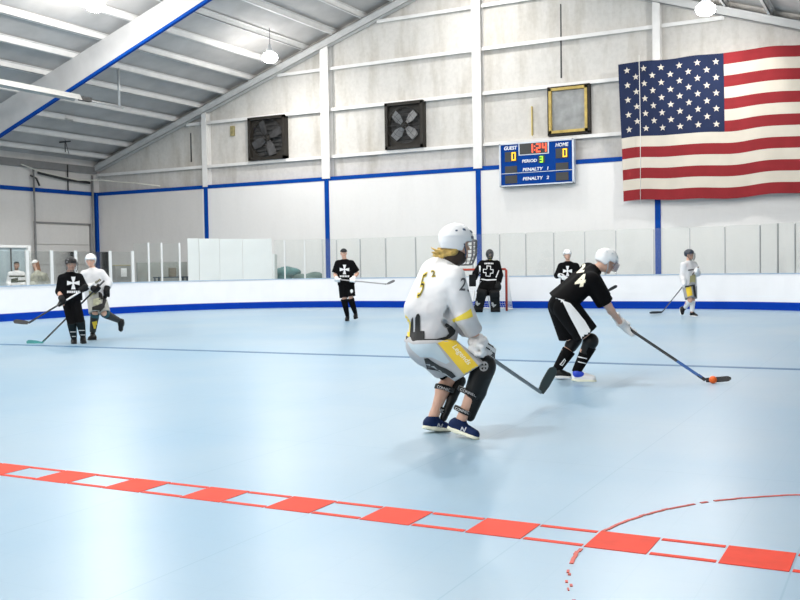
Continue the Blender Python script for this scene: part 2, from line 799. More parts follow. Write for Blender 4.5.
# ---- glass panes and posts on the boards
glass = bpy.data.materials.new('clear_acrylic')
glass.use_nodes = True
_n = glass.node_tree
_n.nodes.clear()
_o = _n.nodes.new('ShaderNodeOutputMaterial')
_t = _n.nodes.new('ShaderNodeBsdfTransparent')
_t.inputs[0].default_value = (.972, .982, .975, 1)
_g = _n.nodes.new('ShaderNodeBsdfGlossy')
_g.inputs['Roughness'].default_value = .03
_f = _n.nodes.new('ShaderNodeFresnel')
_f.inputs[0].default_value = 1.45
_d = _n.nodes.new('ShaderNodeBsdfDiffuse')
_d.inputs[0].default_value = (.75, .8, .78, 1)
_nz = _n.nodes.new('ShaderNodeTexNoise')
_nz.inputs['Scale'].default_value = 2.5
_mr = _n.nodes.new('ShaderNodeMapRange')
_mr.inputs['To Min'].default_value = .015
_mr.inputs['To Max'].default_value = .05
_m1 = _n.nodes.new('ShaderNodeMixShader')
_m2 = _n.nodes.new('ShaderNodeMixShader')
_n.links.new(_nz.outputs['Fac'], _mr.inputs['Value'])
_n.links.new(_mr.outputs[0], _m1.inputs[0])
_n.links.new(_t.outputs[0], _m1.inputs[1])
_n.links.new(_d.outputs[0], _m1.inputs[2])
_n.links.new(_f.outputs[0], _m2.inputs[0])
_n.links.new(_m1.outputs[0], _m2.inputs[1])
_n.links.new(_g.outputs[0], _m2.inputs[2])
_n.links.new(_m2.outputs[0], _o.inputs['Surface'])

post_m = mat('brushed_post_metal', (.45, .46, .46), .4, .05, 3, metal=.5)
white_post = mat('white_post', (.70, .71, .70), .45, .03, 3)
ORD = ['first', 'second', 'third', 'fourth', 'fifth', 'sixth', 'seventh', 'eighth', 'ninth', 'tenth', 'eleventh', 'twelfth', 'thirteenth', 'fourteenth', 'fifteenth', 'sixteenth', 'seventeenth', 'eighteenth', 'nineteenth', 'twentieth', 'twenty-first', 'twenty-second', 'twenty-third', 'twenty-fourth']


def post(px, h, w, m_, label, group):
    p, d = board_hit(px, .06)
    nrm = Vector((-d.y, d.x, 0))
    b = MB()
    b.obox(p + Vector((0, 0, (BH + h) / 2)), d * w / 2, nrm * .02, Vector((0, 0, (h - BH) / 2)))
    o = b.build('shield_post', m_)
    tag(o, label, 'post', group)


def pane(pa, pb, h, label, group, gap=.03, m_=None, name='rink_shield', cat='rink glass', z0=BH, th=.006, off=.06):
    p, d = board_hit(pa, off)
    q, e = board_hit(pb, off)
    u = (q - p)
    L = u.length
    u.normalize()
    nrm = Vector((-u.y, u.x, 0))
    b = MB()
    b.obox((p + q) / 2 + Vector((0, 0, (z0 + h) / 2)), u * (L / 2 - gap), nrm * th, Vector((0, 0, (h - z0) / 2)))
    o = b.build(name, m_ or glass)
    tag(o, label, cat, group)
    return o


# thick white posts of the bench area on the left
LP = [-6, 27.5, 52, 76, 110.5, 133]
NM = ['left of the leftmost pane, at the picture edge', 'right of the spectator in the striped shirt', 'left of the black-helmeted player', 'right of the black-helmeted player\'s head', 'beside the white-helmeted player', 'between the paper notice and the grey low wall']
for i, x in enumerate(LP):
    post(x, 2.0, .10, white_post, 'thick white glass post standing ' + NM[i], 'thick white posts on the left boards')
for i, (a, c) in enumerate(zip(LP, LP[1:])):
    pane(a, c, 1.97, 'clear pane in the bench area, %s from the left edge' % ORD[i], 'bench area panes', .07)
pane(133, 149, 2.25, 'clear pane just right of the last thick white post', 'clear panes above the boards')
# thin posts along the curve and the end
TP1 = [149, 162, 180]
for i, x in enumerate(TP1):
    post(x, 2.27, .06, white_post, 'thin white glass post, %s of the three left of the white sheets' % ORD[i], 'thin white posts')
pane(149, 162, 2.25, 'narrow clear pane between the first two thin white posts', 'clear panes above the boards')
pane(162, 180, 2.25, 'clear pane left of the last thin white post', 'clear panes above the boards')
TP2 = [285, 305, 323]
for i, x in enumerate(TP2):
    post(x, 2.33, .05, white_post if i < 2 else post_m, 'thin pale glass post, %s of those in front of the teal tarpaulins' % ORD[i], 'thin posts by the tarpaulins')
TP3 = [337, 360.5, 386, 416, 447, 473, 500, 526, 554, 585, 616, 654, 690, 725, 760, 795, 828]
prevx = 274
allp = TP2 + TP3
for i, x in enumerate(allp):
    pane(prevx, x, 2.33, 'tall clear pane above the end boards, %s right of the white sheets' % ORD[i], 'clear panes above the boards')
    prevx = x
for i, x in enumerate(TP3):
    post(x, 2.30, .028, post_m, 'slim metal glass post above the end boards, %s right of the teal tarpaulins' % ORD[i], 'slim posts on the end boards')
# small extra joint seen doubled near the right edge
post(778, 2.33, .03, post_m, 'slim metal post with dark lower half near the right edge', 'slim posts on the end boards')

# ---- white sheets standing on the boards in place of glass
sheet_m = mat('white_plastic_sheet', (.66, .69, .67), .5, .03, 1.5)
xs = [188, 199.5, 220, 243, 272.5]
for i in range(4):
    pane(xs[i], xs[i + 1], 2.42 - .01 * i, 'opaque white sheet standing in place of glass, %s of four from the left' % ORD[i], 'white sheets above the curved boards', .008, sheet_m, 'white_sheet', 'panel', BH, .015, .10)
pane(272.7, 277.5, 1.85, 'short narrow white sheet at the right end of the tall white sheets', None, .004, sheet_m, 'white_sheet', 'panel', BH, .015, .10)

# ---- gable wall
b_ = MB()
z_c = 4.75
b_.prism([(WXL - .3, WY + .2, 0), (WXR + .3, WY + .2, 0), (WXR + .3, WY + .2, rafter_h(WXR) + .6), (RIDGE, WY + .2, rafter_h(RIDGE) + .6), (WXL - .3, WY + .2, rafter_h(WXL) + .6)], (0, .1, 0))
struct(b_.build('wall_back', upper_m))
b_ = MB()
b_.box((-25.7, WY - .06, 0), (WXR, WY + .19, z_c))
struct(b_.build('trim_1', liner_m))     # lower white lining of the gable wall
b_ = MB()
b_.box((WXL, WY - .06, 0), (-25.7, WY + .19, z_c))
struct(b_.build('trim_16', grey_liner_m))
# girts
for i, h in enumerate((5.62, 7.40, 8.95, 10.45)):
    b_ = MB()
    xa = WXL + max(0, (h - 5.68) / SL)
    xb = min(WXR, 2 * RIDGE - xa)
    b_.box((xa, WY + .02, h - .05), (xb, WY + .2, h + .03))
    b_.box((xa, WY + .02, h - .09), (xb, WY + .04, h - .05))
    struct(b_.build('trim_%d' % (2 + i), white_steel))
# columns
colx = [on_y(206, 150, WY).x, on_y(327, 150, WY).x, on_y(478, 100, WY).x, on_y(657.5, 100, WY).x, -1.2]
colw = [.24, .36, .33, .24, .3]
for i, (x, w) in enumerate(zip(colx, colw)):
    t = thing('wall_column', ['white steel column left of the left wall fan', 'white steel column between the two wall fans', 'white steel column left of the scoreboard', 'white steel column above the left part of the flag', 'white steel column behind the striped end of the flag'][i], 'column', (x, WY, 0), 'steel columns of the gable wall')
    b = MB()
    top = rafter_h(x) + .1
    b.box((x - w / 2, WY - .12, z_c), (x + w / 2, WY - .10, top))
    b.box((x - w / 2, WY + .16, z_c), (x + w / 2, WY + .18, top))
    b.box((x - .01, WY - .10, z_c), (x + .01, WY + .16, top))
    b.build('steel_section', white_steel, t)
    b = MB()
    b.box((x - .09, WY - .10, 0), (x + .09, WY - .06, z_c))
    b.build('blue_strip', blue_paint, t)
# blue band on top of the lining
b_ = MB()
b_.box((WXL, WY - .075, z_c - .08), (WXR, WY + .19, z_c + .07))
struct(b_.build('trim_6', blue_paint))
# end rafter
b_ = MB()
for sx in (1, -1):
    xa, xb = (WXL, RIDGE) if sx == 1 else (WXR, RIDGE)
    za, zb = rafter_h(xa), rafter_h(RIDGE)
    for (y0, y1, z0, z1) in ((WY - .15, WY - .13, 0, .30), (WY - .15, WY + .1, 0, .02), (WY - .15, WY + .1, .28, .30)):
        b_.prism([(xa, y0, za + z0), (xb, y0, zb + z0), (xb, y0, zb + z1), (xa, y0, za + z1)], (0, y1 - y0, 0))
struct(b_.build('trim_7', mat('pale_blue_grey_rafter', (.58, .58, .57), .5, .05, 3)))

# ---- roof
RT_ = .52      # roof sheet above the rafter underside
b_ = MB()
for sx in (1, -1):
    xa = WXL - .4 if sx == 1 else WXR + .4
    za = rafter_h(xa) + RT_
    zb = rafter_h(RIDGE) + RT_
    b_.prism([(xa, WYF, za), (RIDGE, WYF, zb), (RIDGE, WYF, zb + .1), (xa, WYF, za + .1)], (0, WY + .3 - WYF, 0))
struct(b_.build('ceiling', roof_m))
b_ = MB()
x = -30.9
n = 0
purl = mat('pale_purlin', (.74, .73, .71), .55, .05, 3)
while x < WXR:
    if abs(x - RIDGE) > .2:
        s_ = 1 if x < RIDGE else -1
        z = rafter_h(x) + .30
        b_.box((x - .012, WYF, z), (x + .012, WY + .2, z + .21))
        b_.prism([(x - .09, WYF, z - .0), (x + .012, WYF, z), (x + .012, WYF, z + .02), (x - .09, WYF, z + .02)], (0, WY + .2 - WYF, 0))
        b_.box((x - .012, WYF, z + .19), (x + .09, WY + .2, z + .21))
    x += 1.295
    n += 1
pu = b_.build('roof_purlins', purl)
tag(pu, 'rows of pale purlins running under the grey roof', 'purlins')

# ---- main frames
FY = 23.6


def frame(y, label):
    t = thing('roof_frame', label, 'roof frame', (WXL + .4, y, 0), 'big roof frames')
    for sx in (1, -1):
        pts = []
        X0 = WXL if sx == 1 else WXR
        for i in range(0, 13):
            x = X0 + (RIDGE - X0) * i / 12
            top = rafter_h(x) + .30
            dep = 1.17 - .03 * abs(x - X0)
            if i == 0:
                dep = 1.25
            pts.append((x, top, dep))
        b = MB()
        for (x0, t0, d0), (x1, t1, d1) in zip(pts, pts[1:]):
            b.prism([(x0, y - .01, t0 - d0), (x1, y - .01, t1 - d1), (x1, y - .01, t1), (x0, y - .01, t0)], (0, .02, 0))
        b.build('rafter_web', mat('frame_grey', (.56, .555, .55), .5, .06, 2), t)
        b = MB()
        for (x0, t0, d0), (x1, t1, d1) in zip(pts, pts[1:]):
            b.prism([(x0, y - .06, t0 - d0 - .07), (x1, y - .06, t1 - d1 - .07), (x1, y - .06, t1 - d1 + .02), (x0, y - .06, t0 - d0 + .02)], (0, .12, 0))
        b.build('lower_flange', blue_paint, t)
        b = MB()
        xc = X0 + sx * .35
        b.box((xc - .3, y - .1, 0), (xc + .3, y + .1, rafter_h(X0) - .6))
        b.build('post', white_steel, t)


frame(FY, 'big tapered grey roof frame with blue lower edge crossing the upper left')
for k_ in (1, 2, 3):
    frame(FY - 8.1 * k_, 'tapered roof frame with blue lower edge, outside the picture above the rink')

# ---- side walls
b_ = MB()
b_.box((WXL - .3, WYF, 0), (WXL, WY + .2, rafter_h(WXL) + .6))
struct(b_.build('wall_left', left_m))
b_ = MB()
b_.box((WXR, WYF, 0), (WXR + .3, WY + .2, rafter_h(WXR) + .6))
struct(b_.build('wall_right', grey_liner_m))
b_ = MB()
b_.prism([(WXL - .3, WYF, 0), (WXR + .3, WYF, 0), (WXR + .3, WYF, rafter_h(WXR) + .6), (RIDGE, WYF, rafter_h(RIDGE) + .6), (WXL - .3, WYF, rafter_h(WXL) + .6)], (0, -.2, 0))
struct(b_.build('wall_front', grey_liner_m))
b_ = MB()
b_.box((WXL, WYF, z_c - .08), (WXL + .05, WY, z_c + .08))
struct(b_.build('trim_8', blue_paint))
# lower edge strip where the roof meets the left wall
b_ = MB()
b_.box((WXL, WYF, rafter_h(WXL) - .05), (WXL + .12, WY, rafter_h(WXL) + .25))
struct(b_.build('trim_9', conduit_m))
# big overhead door in the left wall
b_ = MB()
y0, y1, dh = 28.25, 31.25, 3.42
b_.box((WXL, y0 - .03, 0), (WXL + .07, y0 + .03, dh + .03))
b_.box((WXL, y1 - .03, 0), (WXL + .07, y1 + .03, dh + .03))
b_.box((WXL, y0 - .03, dh - .03), (WXL + .07, y1 + .03, dh + .03))
dr = struct(b_.build('door_1', conduit_m))
b_ = MB()
for q in range(4):
    b_.box((WXL, y0 + .05, q * .84 + .01), (WXL + .05, y1 - .05, q * .84 + .83), bevel=.01)
b_.build('door_leaf', left_m, dr)
# blue corner strip
b_ = MB()
b_.box((WXL + .05, WY - .2, 0), (WXL + .2, WY - .06, z_c))
struct(b_.build('trim_10', blue_paint))
# conduits running down the left wall
for i, (y, top) in enumerate(((28.15, 5.6), (31.35, 5.55))):
    b = MB()
    b.tube([(WXL + .16, y, top), (WXL + .16, y, 2.9), (WXL + .16, y, .0)], .04 if i == 0 else .05)
    o = b.build('conduit', conduit_m)
    tag(o, ['grey vertical conduit down the left wall beside the overhead door', 'grey pipe down the far left corner of the hall'][i], 'conduit')
b = MB()
b.tube([(WXL + .15, 28.0, 5.3), (WXL + .15, 28.3, 5.2), (WXL + .2, 28.4, 4.9)], .04)
b.tube([(WXL + .15, 28.4, 5.45), (WXL + .16, 29.8, 5.28), (WXL + .15, 31.2, 5.22)], .06)
b.tube([(WXL + .12, 30.0, 5.9), (WXL + .12, 30.0, 4.8)], .03)
o = b.build('pipe_run', dark_metal)
tag(o, 'dark pipes bunched high on the left wall above the blue band', 'pipes')
pts = []
for px, py, y in ((-20, 168, 27.5), (20, 173.5, 28.5), (50, 177, 29.5), (75, 180.5, 30.5), (100, 180, 31.2), (118, 182, 31.3), (135, 183, 31.35), (160, 186, 31.45)):
    p = on_y(px, py, y)
    p.x = max(p.x, WXL + .2)
    pts.append(p)
b = MB()
b.tube(pts, .025, 6)
o = b.build('loose_cable', mat('pale_cable', (.7, .68, .6), .6))
tag(o, 'pale loose cable drooping across the far left corner above the blue band', 'cable')

# dark grime gaps and cracks in the upper gable wall
for i, (px, ya, yb, w) in enumerate(((190.5, 133, 162, .06), (560.5, 4, 78, .05))):
    a = on_y(px, ya, WY + .18)
    c = on_y(px + .7, yb, WY + .18)
    b = MB()
    b.prism([(a.x - w / 3, a.y, a.z), (a.x + w / 3, a.y, a.z), (c.x + w / 2, c.y, c.z), (c.x - w / 2, c.y, c.z)], (0, .02, 0))
    struct(b.build('trim_%d' % (11 + i), dark_metal))

# ---- wall fans
rust_m = mat('rusty_dark_frame', (.016, .013, .009), .7, .3, 8)
lit_blade_m = mat('lit_fan_blade', (.16, .165, .17), .5, .2, 5)  # brighter blade colour stands in for the light on the better lit fan
shaded_blade_m = mat('shaded_fan_blade', (.05, .05, .052), .6, .2, 5)  # same blade, shade put into the colour for the dimmer fan
back_m = mat('dark_shutter', (.035, .035, .035), .6, .2, 5)


def wall_fan(pa, pb, label, ang, bm_=lit_blade_m):
    xa, xb = on_y(pa, 130, WY).x, on_y(pb, 130, WY).x
    z0, z1 = 5.66, 7.36
    cx, cz = (xa + xb) / 2, (z0 + z1) / 2
    yf = WY - .05
    t = thing('wall_fan', label, 'fan', (cx, yf, z0), 'exhaust fans on the gable wall')
    b = MB()
    fw = .11
    for lo, hi in (((xa, yf - .05, z0), (xa + fw, WY + .19, z1)), ((xb - fw, yf - .05, z0), (xb, WY + .19, z1)), ((xa, yf - .05, z0), (xb, WY + .19, z0 + fw)), ((xa, yf - .05, z1 - fw), (xb, WY + .19, z1))):
        b.box(lo, hi)
    # round orifice plate
    n = 40
    R = (xb - xa) / 2 - .12
    rin = [Vector((cx + R * math.cos(2 * math.pi * i / n), yf + .1, cz + R * math.sin(2 * math.pi * i / n))) for i in range(n)]
    hx, hz = (xb - xa) / 2 - fw, (z1 - z0) / 2 - fw
    for i in range(n):
        j = (i + 1) % n
        pr = []
        for q in (i, j):
            c_, s_ = math.cos(2 * math.pi * q / n), math.sin(2 * math.pi * q / n)
            k_ = min(hx / max(abs(c_), 1e-6), hz / max(abs(s_), 1e-6))
            pr.append(Vector((cx + k_ * c_, yf + .1, cz + k_ * s_)))
        b.prism([rin[i], rin[j], pr[1], pr[0]], (0, .02, 0))
    b.build('housing', rust_m, t)
    b = MB()
    b.box((xa + fw, WY + .15, z0 + fw), (xb - fw, WY + .17, z1 - fw))
    for q in range(9):
        z = z0 + fw + .05 + q * .165
        b.obox((cx, WY + .12, z + .08), Vector(((xb - xa) / 2 - fw, 0, 0)), Vector((0, .03, .05)), Vector((0, .003, -.002)))
    b.build('shutter', back_m, t)
    b = MB()
    b.lathe((cx, yf - .02, cz), [(.02, 0), (.12, .0), (.13, .05), (.13, .12), (.05, .13)], 20, Vector((0, 1, 0)))
    b.build('hub', rust_m, t)
    for q in range(4):
        a = ang + q * math.pi / 2
        u = Vector((math.cos(a), 0, math.sin(a)))
        v = Vector((-math.sin(a), 0, math.cos(a)))
        y = Vector((0, 1, 0))
        b = MB()
        o_ = Vector((cx, yf + .04, cz))
        pts = [o_ + u * .1 - v * .06 - y * .03, o_ + u * .35 - v * .20 - y * .05, o_ + u * (R - .05) - v * .22 - y * .05, o_ + u * (R - .02) + v * .06 + y * .02, o_ + u * .4 + v * .13 + y * .04, o_ + u * .1 + v * .06 + y * .03]
        b.prism(pts, (0, .012, 0))
        b.build('fan_blade', bm_, t)
    b = MB()
    for r_ in (.25, .45, R):
        b.tube([(cx + r_ * math.cos(2 * math.pi * i / 28), yf - .10, cz + r_ * math.sin(2 * math.pi * i / 28)) for i in range(28)], .007, 5, True)
    for q in range(8):
        a = q * math.pi / 4
        b.tube([(cx, yf - .10, cz), (cx + R * math.cos(a), yf - .10, cz + R * math.sin(a))], .007, 5)
    b.build('guard', dark_metal, t)
    return t


wall_fan(249, 285.5, 'dark square wall fan with dull blades, left of the two high on the wall', .5, shaded_blade_m)
wall_fan(386, 424, 'dark square wall fan with brighter blades, just left of the middle column', .9)

# ---- yellow framed vent window
xa, xb = on_y(549, 110, WY).x, on_y(587.5, 110, WY).x
b_ = MB()
z0, z1 = 5.76, 7.28
fw = .09
for lo, hi in (((xa, WY - .05, z0), (xa + fw, WY + .19, z1)), ((xb - fw, WY - .05, z0), (xb, WY + .19, z1)), ((xa, WY - .05, z0), (xb, WY + .19, z0 + fw)), ((xa, WY - .05, z1 - fw), (xb, WY + .19, z1))):
    b_.box(lo, hi)
w_ = struct(b_.build('window_1', mat('yellow_wood_frame', (.50, .36, .10), .7, .2, 6)))
b_ = MB()
b_.box((xa + fw, WY + .05, z0 + fw), (xb - fw, WY + .08, z1 - fw))
b_.build('pane', mat('dusty_grey_pane', (.25, .26, .26), .35, .25, 3), w_)
b_ = MB()
e = .05
for lo, hi in (((xb, WY - .02, z0 - e), (xb + .08, WY + .19, z1 + e)), ((xa - e, WY - .02, z0 - .08), (xb + .08, WY + .19, z0)), ((xa - e, WY - .02, z1), (xb + .08, WY + .19, z1 + e)), ((xa - e, WY - .02, z0 - e), (xa, WY + .19, z1 + e))):
    b_.box(lo, hi)
b_.build('outer_frame', rust_m, w_)

# small rusty box and thin yellow rod on the wall
for nm, px, py, w, h, m_, lab in (('junction_box', 232.5, 131, .18, .40, mat('old_brass', (.30, .26, .12), .7, .3, 9), 'small tarnished box left of the left wall fan'), ('wall_rod', 532, 121, .035, 1.0, mat('yellow_rod', (.62, .50, .18), .6), 'thin yellow rod on the wall above the scoreboard')):
    p = on_y(px, py, WY + .15)
    b = MB()
    b.box((p.x - w / 2, WY + .1, p.z - h / 2), (p.x + w / 2, WY + .2, p.z + h / 2), bevel=.008)
    tag(b.build(nm, m_), lab, 'box' if 'box' in nm else 'rod')

# ---- scoreboard
SY = WY - .32
A = on_y(499.5, 143.5, SY)
B_ = on_y(573.5, 139, SY)
x0, x1 = A.x, B_.x
z1 = (A.z + B_.z) / 2
z0 = (on_y(499.5, 187, SY).z + on_y(573.5, 183, SY).z) / 2
W_, H_ = x1 - x0, z1 - z0
sb = thing('scoreboard', 'blue electronic scoreboard reading 1:24 in red on the gable wall', 'scoreboard', ((x0 + x1) / 2, SY, z0))
b_ = MB()
b_.box((x0, SY, z0), (x1, SY + .2, z1))
b_.box((x0 + .3, SY + .2, z0 + .3), (x0 + .4, WY - .05, z1 - .2))
b_.box((x1 - .4, SY + .2, z0 + .3), (x1 - .3, WY - .05, z1 - .2))
b_.build('cabinet', mat('scoreboard_blue', (.0005, .045, .26), .6, .05, 4, spec=.08), sb)
b_ = MB()
ew = .045
for lo, hi in (((x0 - .01, SY - .03, z0), (x0 + ew, SY + .2, z1)), ((x1 - ew, SY - .03, z0), (x1 + .01, SY + .2, z1)), ((x0, SY - .03, z0), (x1, SY + .2, z0 + ew)), ((x0, SY - .03, z1 - ew), (x1, SY + .2, z1)), ((x0, SY - .015, z0 + H_ * .295), (x1, SY, z0 + H_ * .295 + .02))):
    b_.box(lo, hi)
b_.build('silver_frame', mat('silver_trim', (.5, .55, .62), .35, .05, 4, metal=.4), sb)


def sbx(u, v):
    return Vector((x0 + u * W_, SY - .005, z0 + v * H_))


disp_m = mat('dark_display', (.018, .02, .022), .4)


def panel(name, u0, v0, u1, v1, m_=disp_m, y=.02, par=sb):
    b = MB()
    p, q = sbx(u0, v0), sbx(u1, v1)
    b.box((p.x, SY - y, p.z), (q.x, SY + .01, q.z))
    return b.build(name, m_, par)


def sb_text(s, u, v, h, m_, wide=1.0):
    vs, fs = text2d(s, .02, .15)
    c = sbx(u, v)
    b = MB()
    V = [b.bm.verts.new((c.x + x * h * wide, SY - .018, c.z + y * h)) for x, y in vs]
    for f in fs:
        try:
            b.bm.faces.new([V[i] for i in f])
        except ValueError:
            pass
    r = bmesh.ops.extrude_face_region(b.bm, geom=b.bm.faces[:])
    bmesh.ops.translate(b.bm, verts=[g for g in r['geom'] if isinstance(g, bmesh.types.BMVert)], vec=(0, .02, 0))
    return b.build('lettering', m_, sb)


SEG = {'0': 'abcdef', '1': 'bc', '2': 'abged', '3': 'abgcd', '4': 'fgbc'}


def digit(ch, u, v, h, m_, par, t=.18):
    w = h * .52
    c = sbx(u, v)
    b = MB()
    k = h * t / 2
    X0, X1, Z0, ZM, Z1 = c.x - w / 2, c.x + w / 2, c.z - h / 2, c.z, c.z + h / 2
    L = {'a': (X0, Z1 - 2 * k, X1, Z1), 'd': (X0, Z0, X1, Z0 + 2 * k), 'g': (X0, ZM - k, X1, ZM + k), 'f': (X0, ZM, X0 + 2 * k, Z1), 'e': (X0, Z0, X0 + 2 * k, ZM), 'b': (X1 - 2 * k, ZM, X1, Z1), 'c': (X1 - 2 * k, Z0, X1, ZM)}
    for s_ in SEG[ch]:
        a = L[s_]
        b.box((a[0], SY - .032, a[1]), (a[2], SY - .02, a[3]))
    return b.build('digit', m_, par)


wt = mat('white_lettering', (.85, .87, .9), .5)
pb = panel('clock_border', .265, .70, .675, .985, mat('silver_trim', (.5, .55, .62)), .015)
pc = panel('clock_display', .28, .72, .66, .965, disp_m, .022)
red_e = mat('red_led', (.6, .05, .02), .5, emit=(1, .10, .04), estr=1.6)
yel_e = mat('yellow_led', (.6, .4, .02), .5, emit=(1, .55, .03), estr=1.3)
grn_e = mat('green_led', (.2, .6, .02), .5, emit=(.35, 1, .03), estr=1.6)
dh_ = H_ * .2
digit('1', .435, .845, dh_, red_e, pc, .15)
c = sbx(.487, .845)
for dz in (-.06, .06):
    b_ = MB()
    b_.box((c.x - .018, SY - .032, c.z + dz - .02), (c.x + .018, SY - .02, c.z + dz + .02))
    b_.build('colon_dot', red_e, pc)
digit('2', .535, .845, dh_, red_e, pc, .15)
digit('4', .615, .845, dh_, red_e, pc, .15)
for u, nm in ((.155, 'GUEST'), (.85, 'HOME')):
    sb_text(nm, u - .005, .885 if u < .5 else .875, H_ * .115, wt, .92)
    u0, u1 = (.075, .24) if u < .5 else (.765, .93)
    p_ = panel('score_display', u0, .575, u1, .80)
    digit('0', u1 - .042, .69, H_ * .19, yel_e, p_, .13)
sb_text('PERIOD', .41, .56, H_ * .095, wt, 1.1)
p_ = panel('period_display', .53, .50, .62, .66)
digit('3', .575, .58, H_ * .14, grn_e, p_, .14)
for v_, n_ in ((.365, '1'), (.155, '2')):
    sb_text('PENALTY', .45, v_, H_ * .10, wt, 1.15)
    sb_text(n_, .655, v_, H_ * .10, wt, 1.15)
for u0, u1 in ((.075, .24), (.765, .93)):
    panel('penalty_display', u0, .31, u1, .47)
    panel('penalty_display', u0, .07, u1, .255)

# ---- flag
FLY = WY - .40
fx0 = on_y(618.3, 100, FLY).x
fx1 = fx0 + 6.55
fz1 = on_y(618, 64.5, FLY).z
fz0 = on_y(622.5, 202, FLY).z
FHh = fz1 - fz0
cw = on_y(725, 100, FLY).x - fx0
b_ = MB()
NX, NZ = 60, 39


def flag_pt(x, z, lift=0.0):
    u = (x - fx0)
    v = (z - fz0)
    sag = .035 * math.sin(u * 1.4 + .4) * (1 - v / FHh) + .02 * math.sin(u * 3.1)
    yy = FLY + .05 * math.sin(u * 2.1 + v * .5) + .03 * math.sin(u * 5 + 1.3 * v) - lift
    return Vector((x + .14 * (1 - v / FHh) * max(0, 1 - u / 4), yy, z + sag))


for i in range(NX):
    for j in range(NZ):
        xa, xb = fx0 + (fx1 - fx0) * i / NX, fx0 + (fx1 - fx0) * (i + 1) / NX
        za, zb = fz0 + FHh * j / NZ, fz0 + FHh * (j + 1) / NZ
        if xa < fx0 + cw < xb:
            if fx0 + cw - xa < xb - fx0 - cw:
                pass
        xm, zm = (xa + xb) / 2, (za + zb) / 2
        stripe = int((zm - fz0) / FHh * 13)
        b_.mi = 0 if stripe % 2 == 0 else 1
        if xm < fx0 + cw and stripe >= 6:
            b_.mi = 2
        b_.poly([flag_pt(xa, za), flag_pt(xb, za), flag_pt(xb, zb), flag_pt(xa, zb)])
bmesh.ops.remove_doubles(b_.bm, verts=b_.bm.verts[:], dist=1e-4)
r_ = bmesh.ops.extrude_face_region(b_.bm, geom=b_.bm.faces[:])
bmesh.ops.translate(b_.bm, verts=[g for g in r_['geom'] if isinstance(g, bmesh.types.BMVert)], vec=(0, .012, 0))
b_.mi = 1
for r in range(9):
    n = 6 if r % 2 == 0 else 5
    for c_ in range(n):
        sx_ = fx0 + cw * ((2 * c_ + 1 + (r % 2)) / 12)
        sz_ = fz1 - FHh * 7 / 13 * (r + 1) / 10
        R_ = .112
        pts = []
        for q in range(10):
            a = math.pi / 2 + q * math.pi / 5
            rr = R_ if q % 2 == 0 else R_ * .42
            pts.append(flag_pt(sx_ + rr * math.cos(a), sz_ + rr * math.sin(a), .012))
        cpt = flag_pt(sx_, sz_, .014)
        for q in range(10):
            b_.poly([cpt, pts[q], pts[(q + 1) % 10]])
fl = b_.build('american_flag', [mat('flag_red', (.24, .012, .017), .9, .08, 2), mat('flag_white', (.60, .555, .475), .9, .04, 2), mat('flag_blue', (.005, .014, .055), .9, .08, 2)])
tag(fl, 'very large american flag hung flat high on the right of the gable wall', 'flag')
b_ = MB()
p0, p1 = on_y(639, 55, FLY - .15), on_y(640.5, 204, FLY - .15)
b_.tube([p0, (p0 + p1) / 2 + Vector((.02, 0, 0)), p1], .01, 6)
tag(b_.build('hanging_cord', mat('white_cord', (.75, .75, .72))), 'thin white cord hanging down in front of the flag\'s blue canton', 'cord')

# ---- lamps
lens_m = mat('lamp_lens', (1, 1, 1), .4, 0, 3, emit=(1, .99, .97), estr=40)
shade_m = mat('lamp_housing', (.6, .62, .64), .4, .05, 4, metal=.3)
LIGHTS = []
GLOWS = []


def lamp(x, y, z, label):
    t = thing('high_bay_lamp', label, 'lamp', (x, y, z), 'high bay lamps under the roof')
    b = MB()
    b.lathe((x, y, z), [(.14, .14), (.15, .16), (.12, .24), (.10, .28), (.07, .30), (.07, .42), (.03, .45)], 24)
    b.build('housing', shade_m, t)
    b = MB()
    b.lathe((x, y, z), [(.03, -.20), (.14, -.19), (.24, -.13), (.28, -.03), (.26, .06), (.20, .12), (.14, .15)], 24)
    b.build('lens', lens_m, t)
    b = MB()
    roof = rafter_h(x) + RT_
    b.tube([(x, y, z + .44), (x, y, roof)], .015, 6)
    b.build('hanger', conduit_m, t)
    ld = bpy.data.lights.new('lamp_light', 'AREA')
    ld.shape = 'DISK'
    ld.size = .4
    ld.color = (1, .965, .92)
    lo = bpy.data.objects.new('lamp_light', ld)
    COL.objects.link(lo)
    lo.parent = t
    lo.location = (0, 0, -.215)
    LIGHTS.append(ld)
    pd = bpy.data.lights.new('lamp_glow', 'POINT')
    pd.shadow_soft_size = .16
    pd.color = (1, .965, .92)
    po = bpy.data.objects.new('lamp_glow', pd)
    COL.objects.link(po)
    po.parent = t
    po.location = (0, 0, -.45)
    GLOWS.append(pd)


for (px, py, y, lab) in ((95, 6, 20.9, 'glowing high bay lamp at the top left of the picture'), (270, 58, 29, 'glowing high bay lamp above the left wall fan'), (705.5, 10, 29, 'glowing high bay lamp above the flag')):
    p = on_y(px, py, y)
    lamp(p.x, p.y, p.z + .04, lab)
for y in (29, 20.9, 12.8, 4.7, -3.4, -11.5, -19.6):
    for x in (-21.0, -13.1, -5.4):
        if (x, y) in ((-21.0, 20.9), (-21.0, 29), (-5.4, 29)):
            continue
        if (x, y) == (-13.1, 29):
            z = 11.2
        else:
            z = 9.0 if x != -13.1 else 11.2
        lamp(x, y, z, 'high bay lamp outside the picture over the rink')

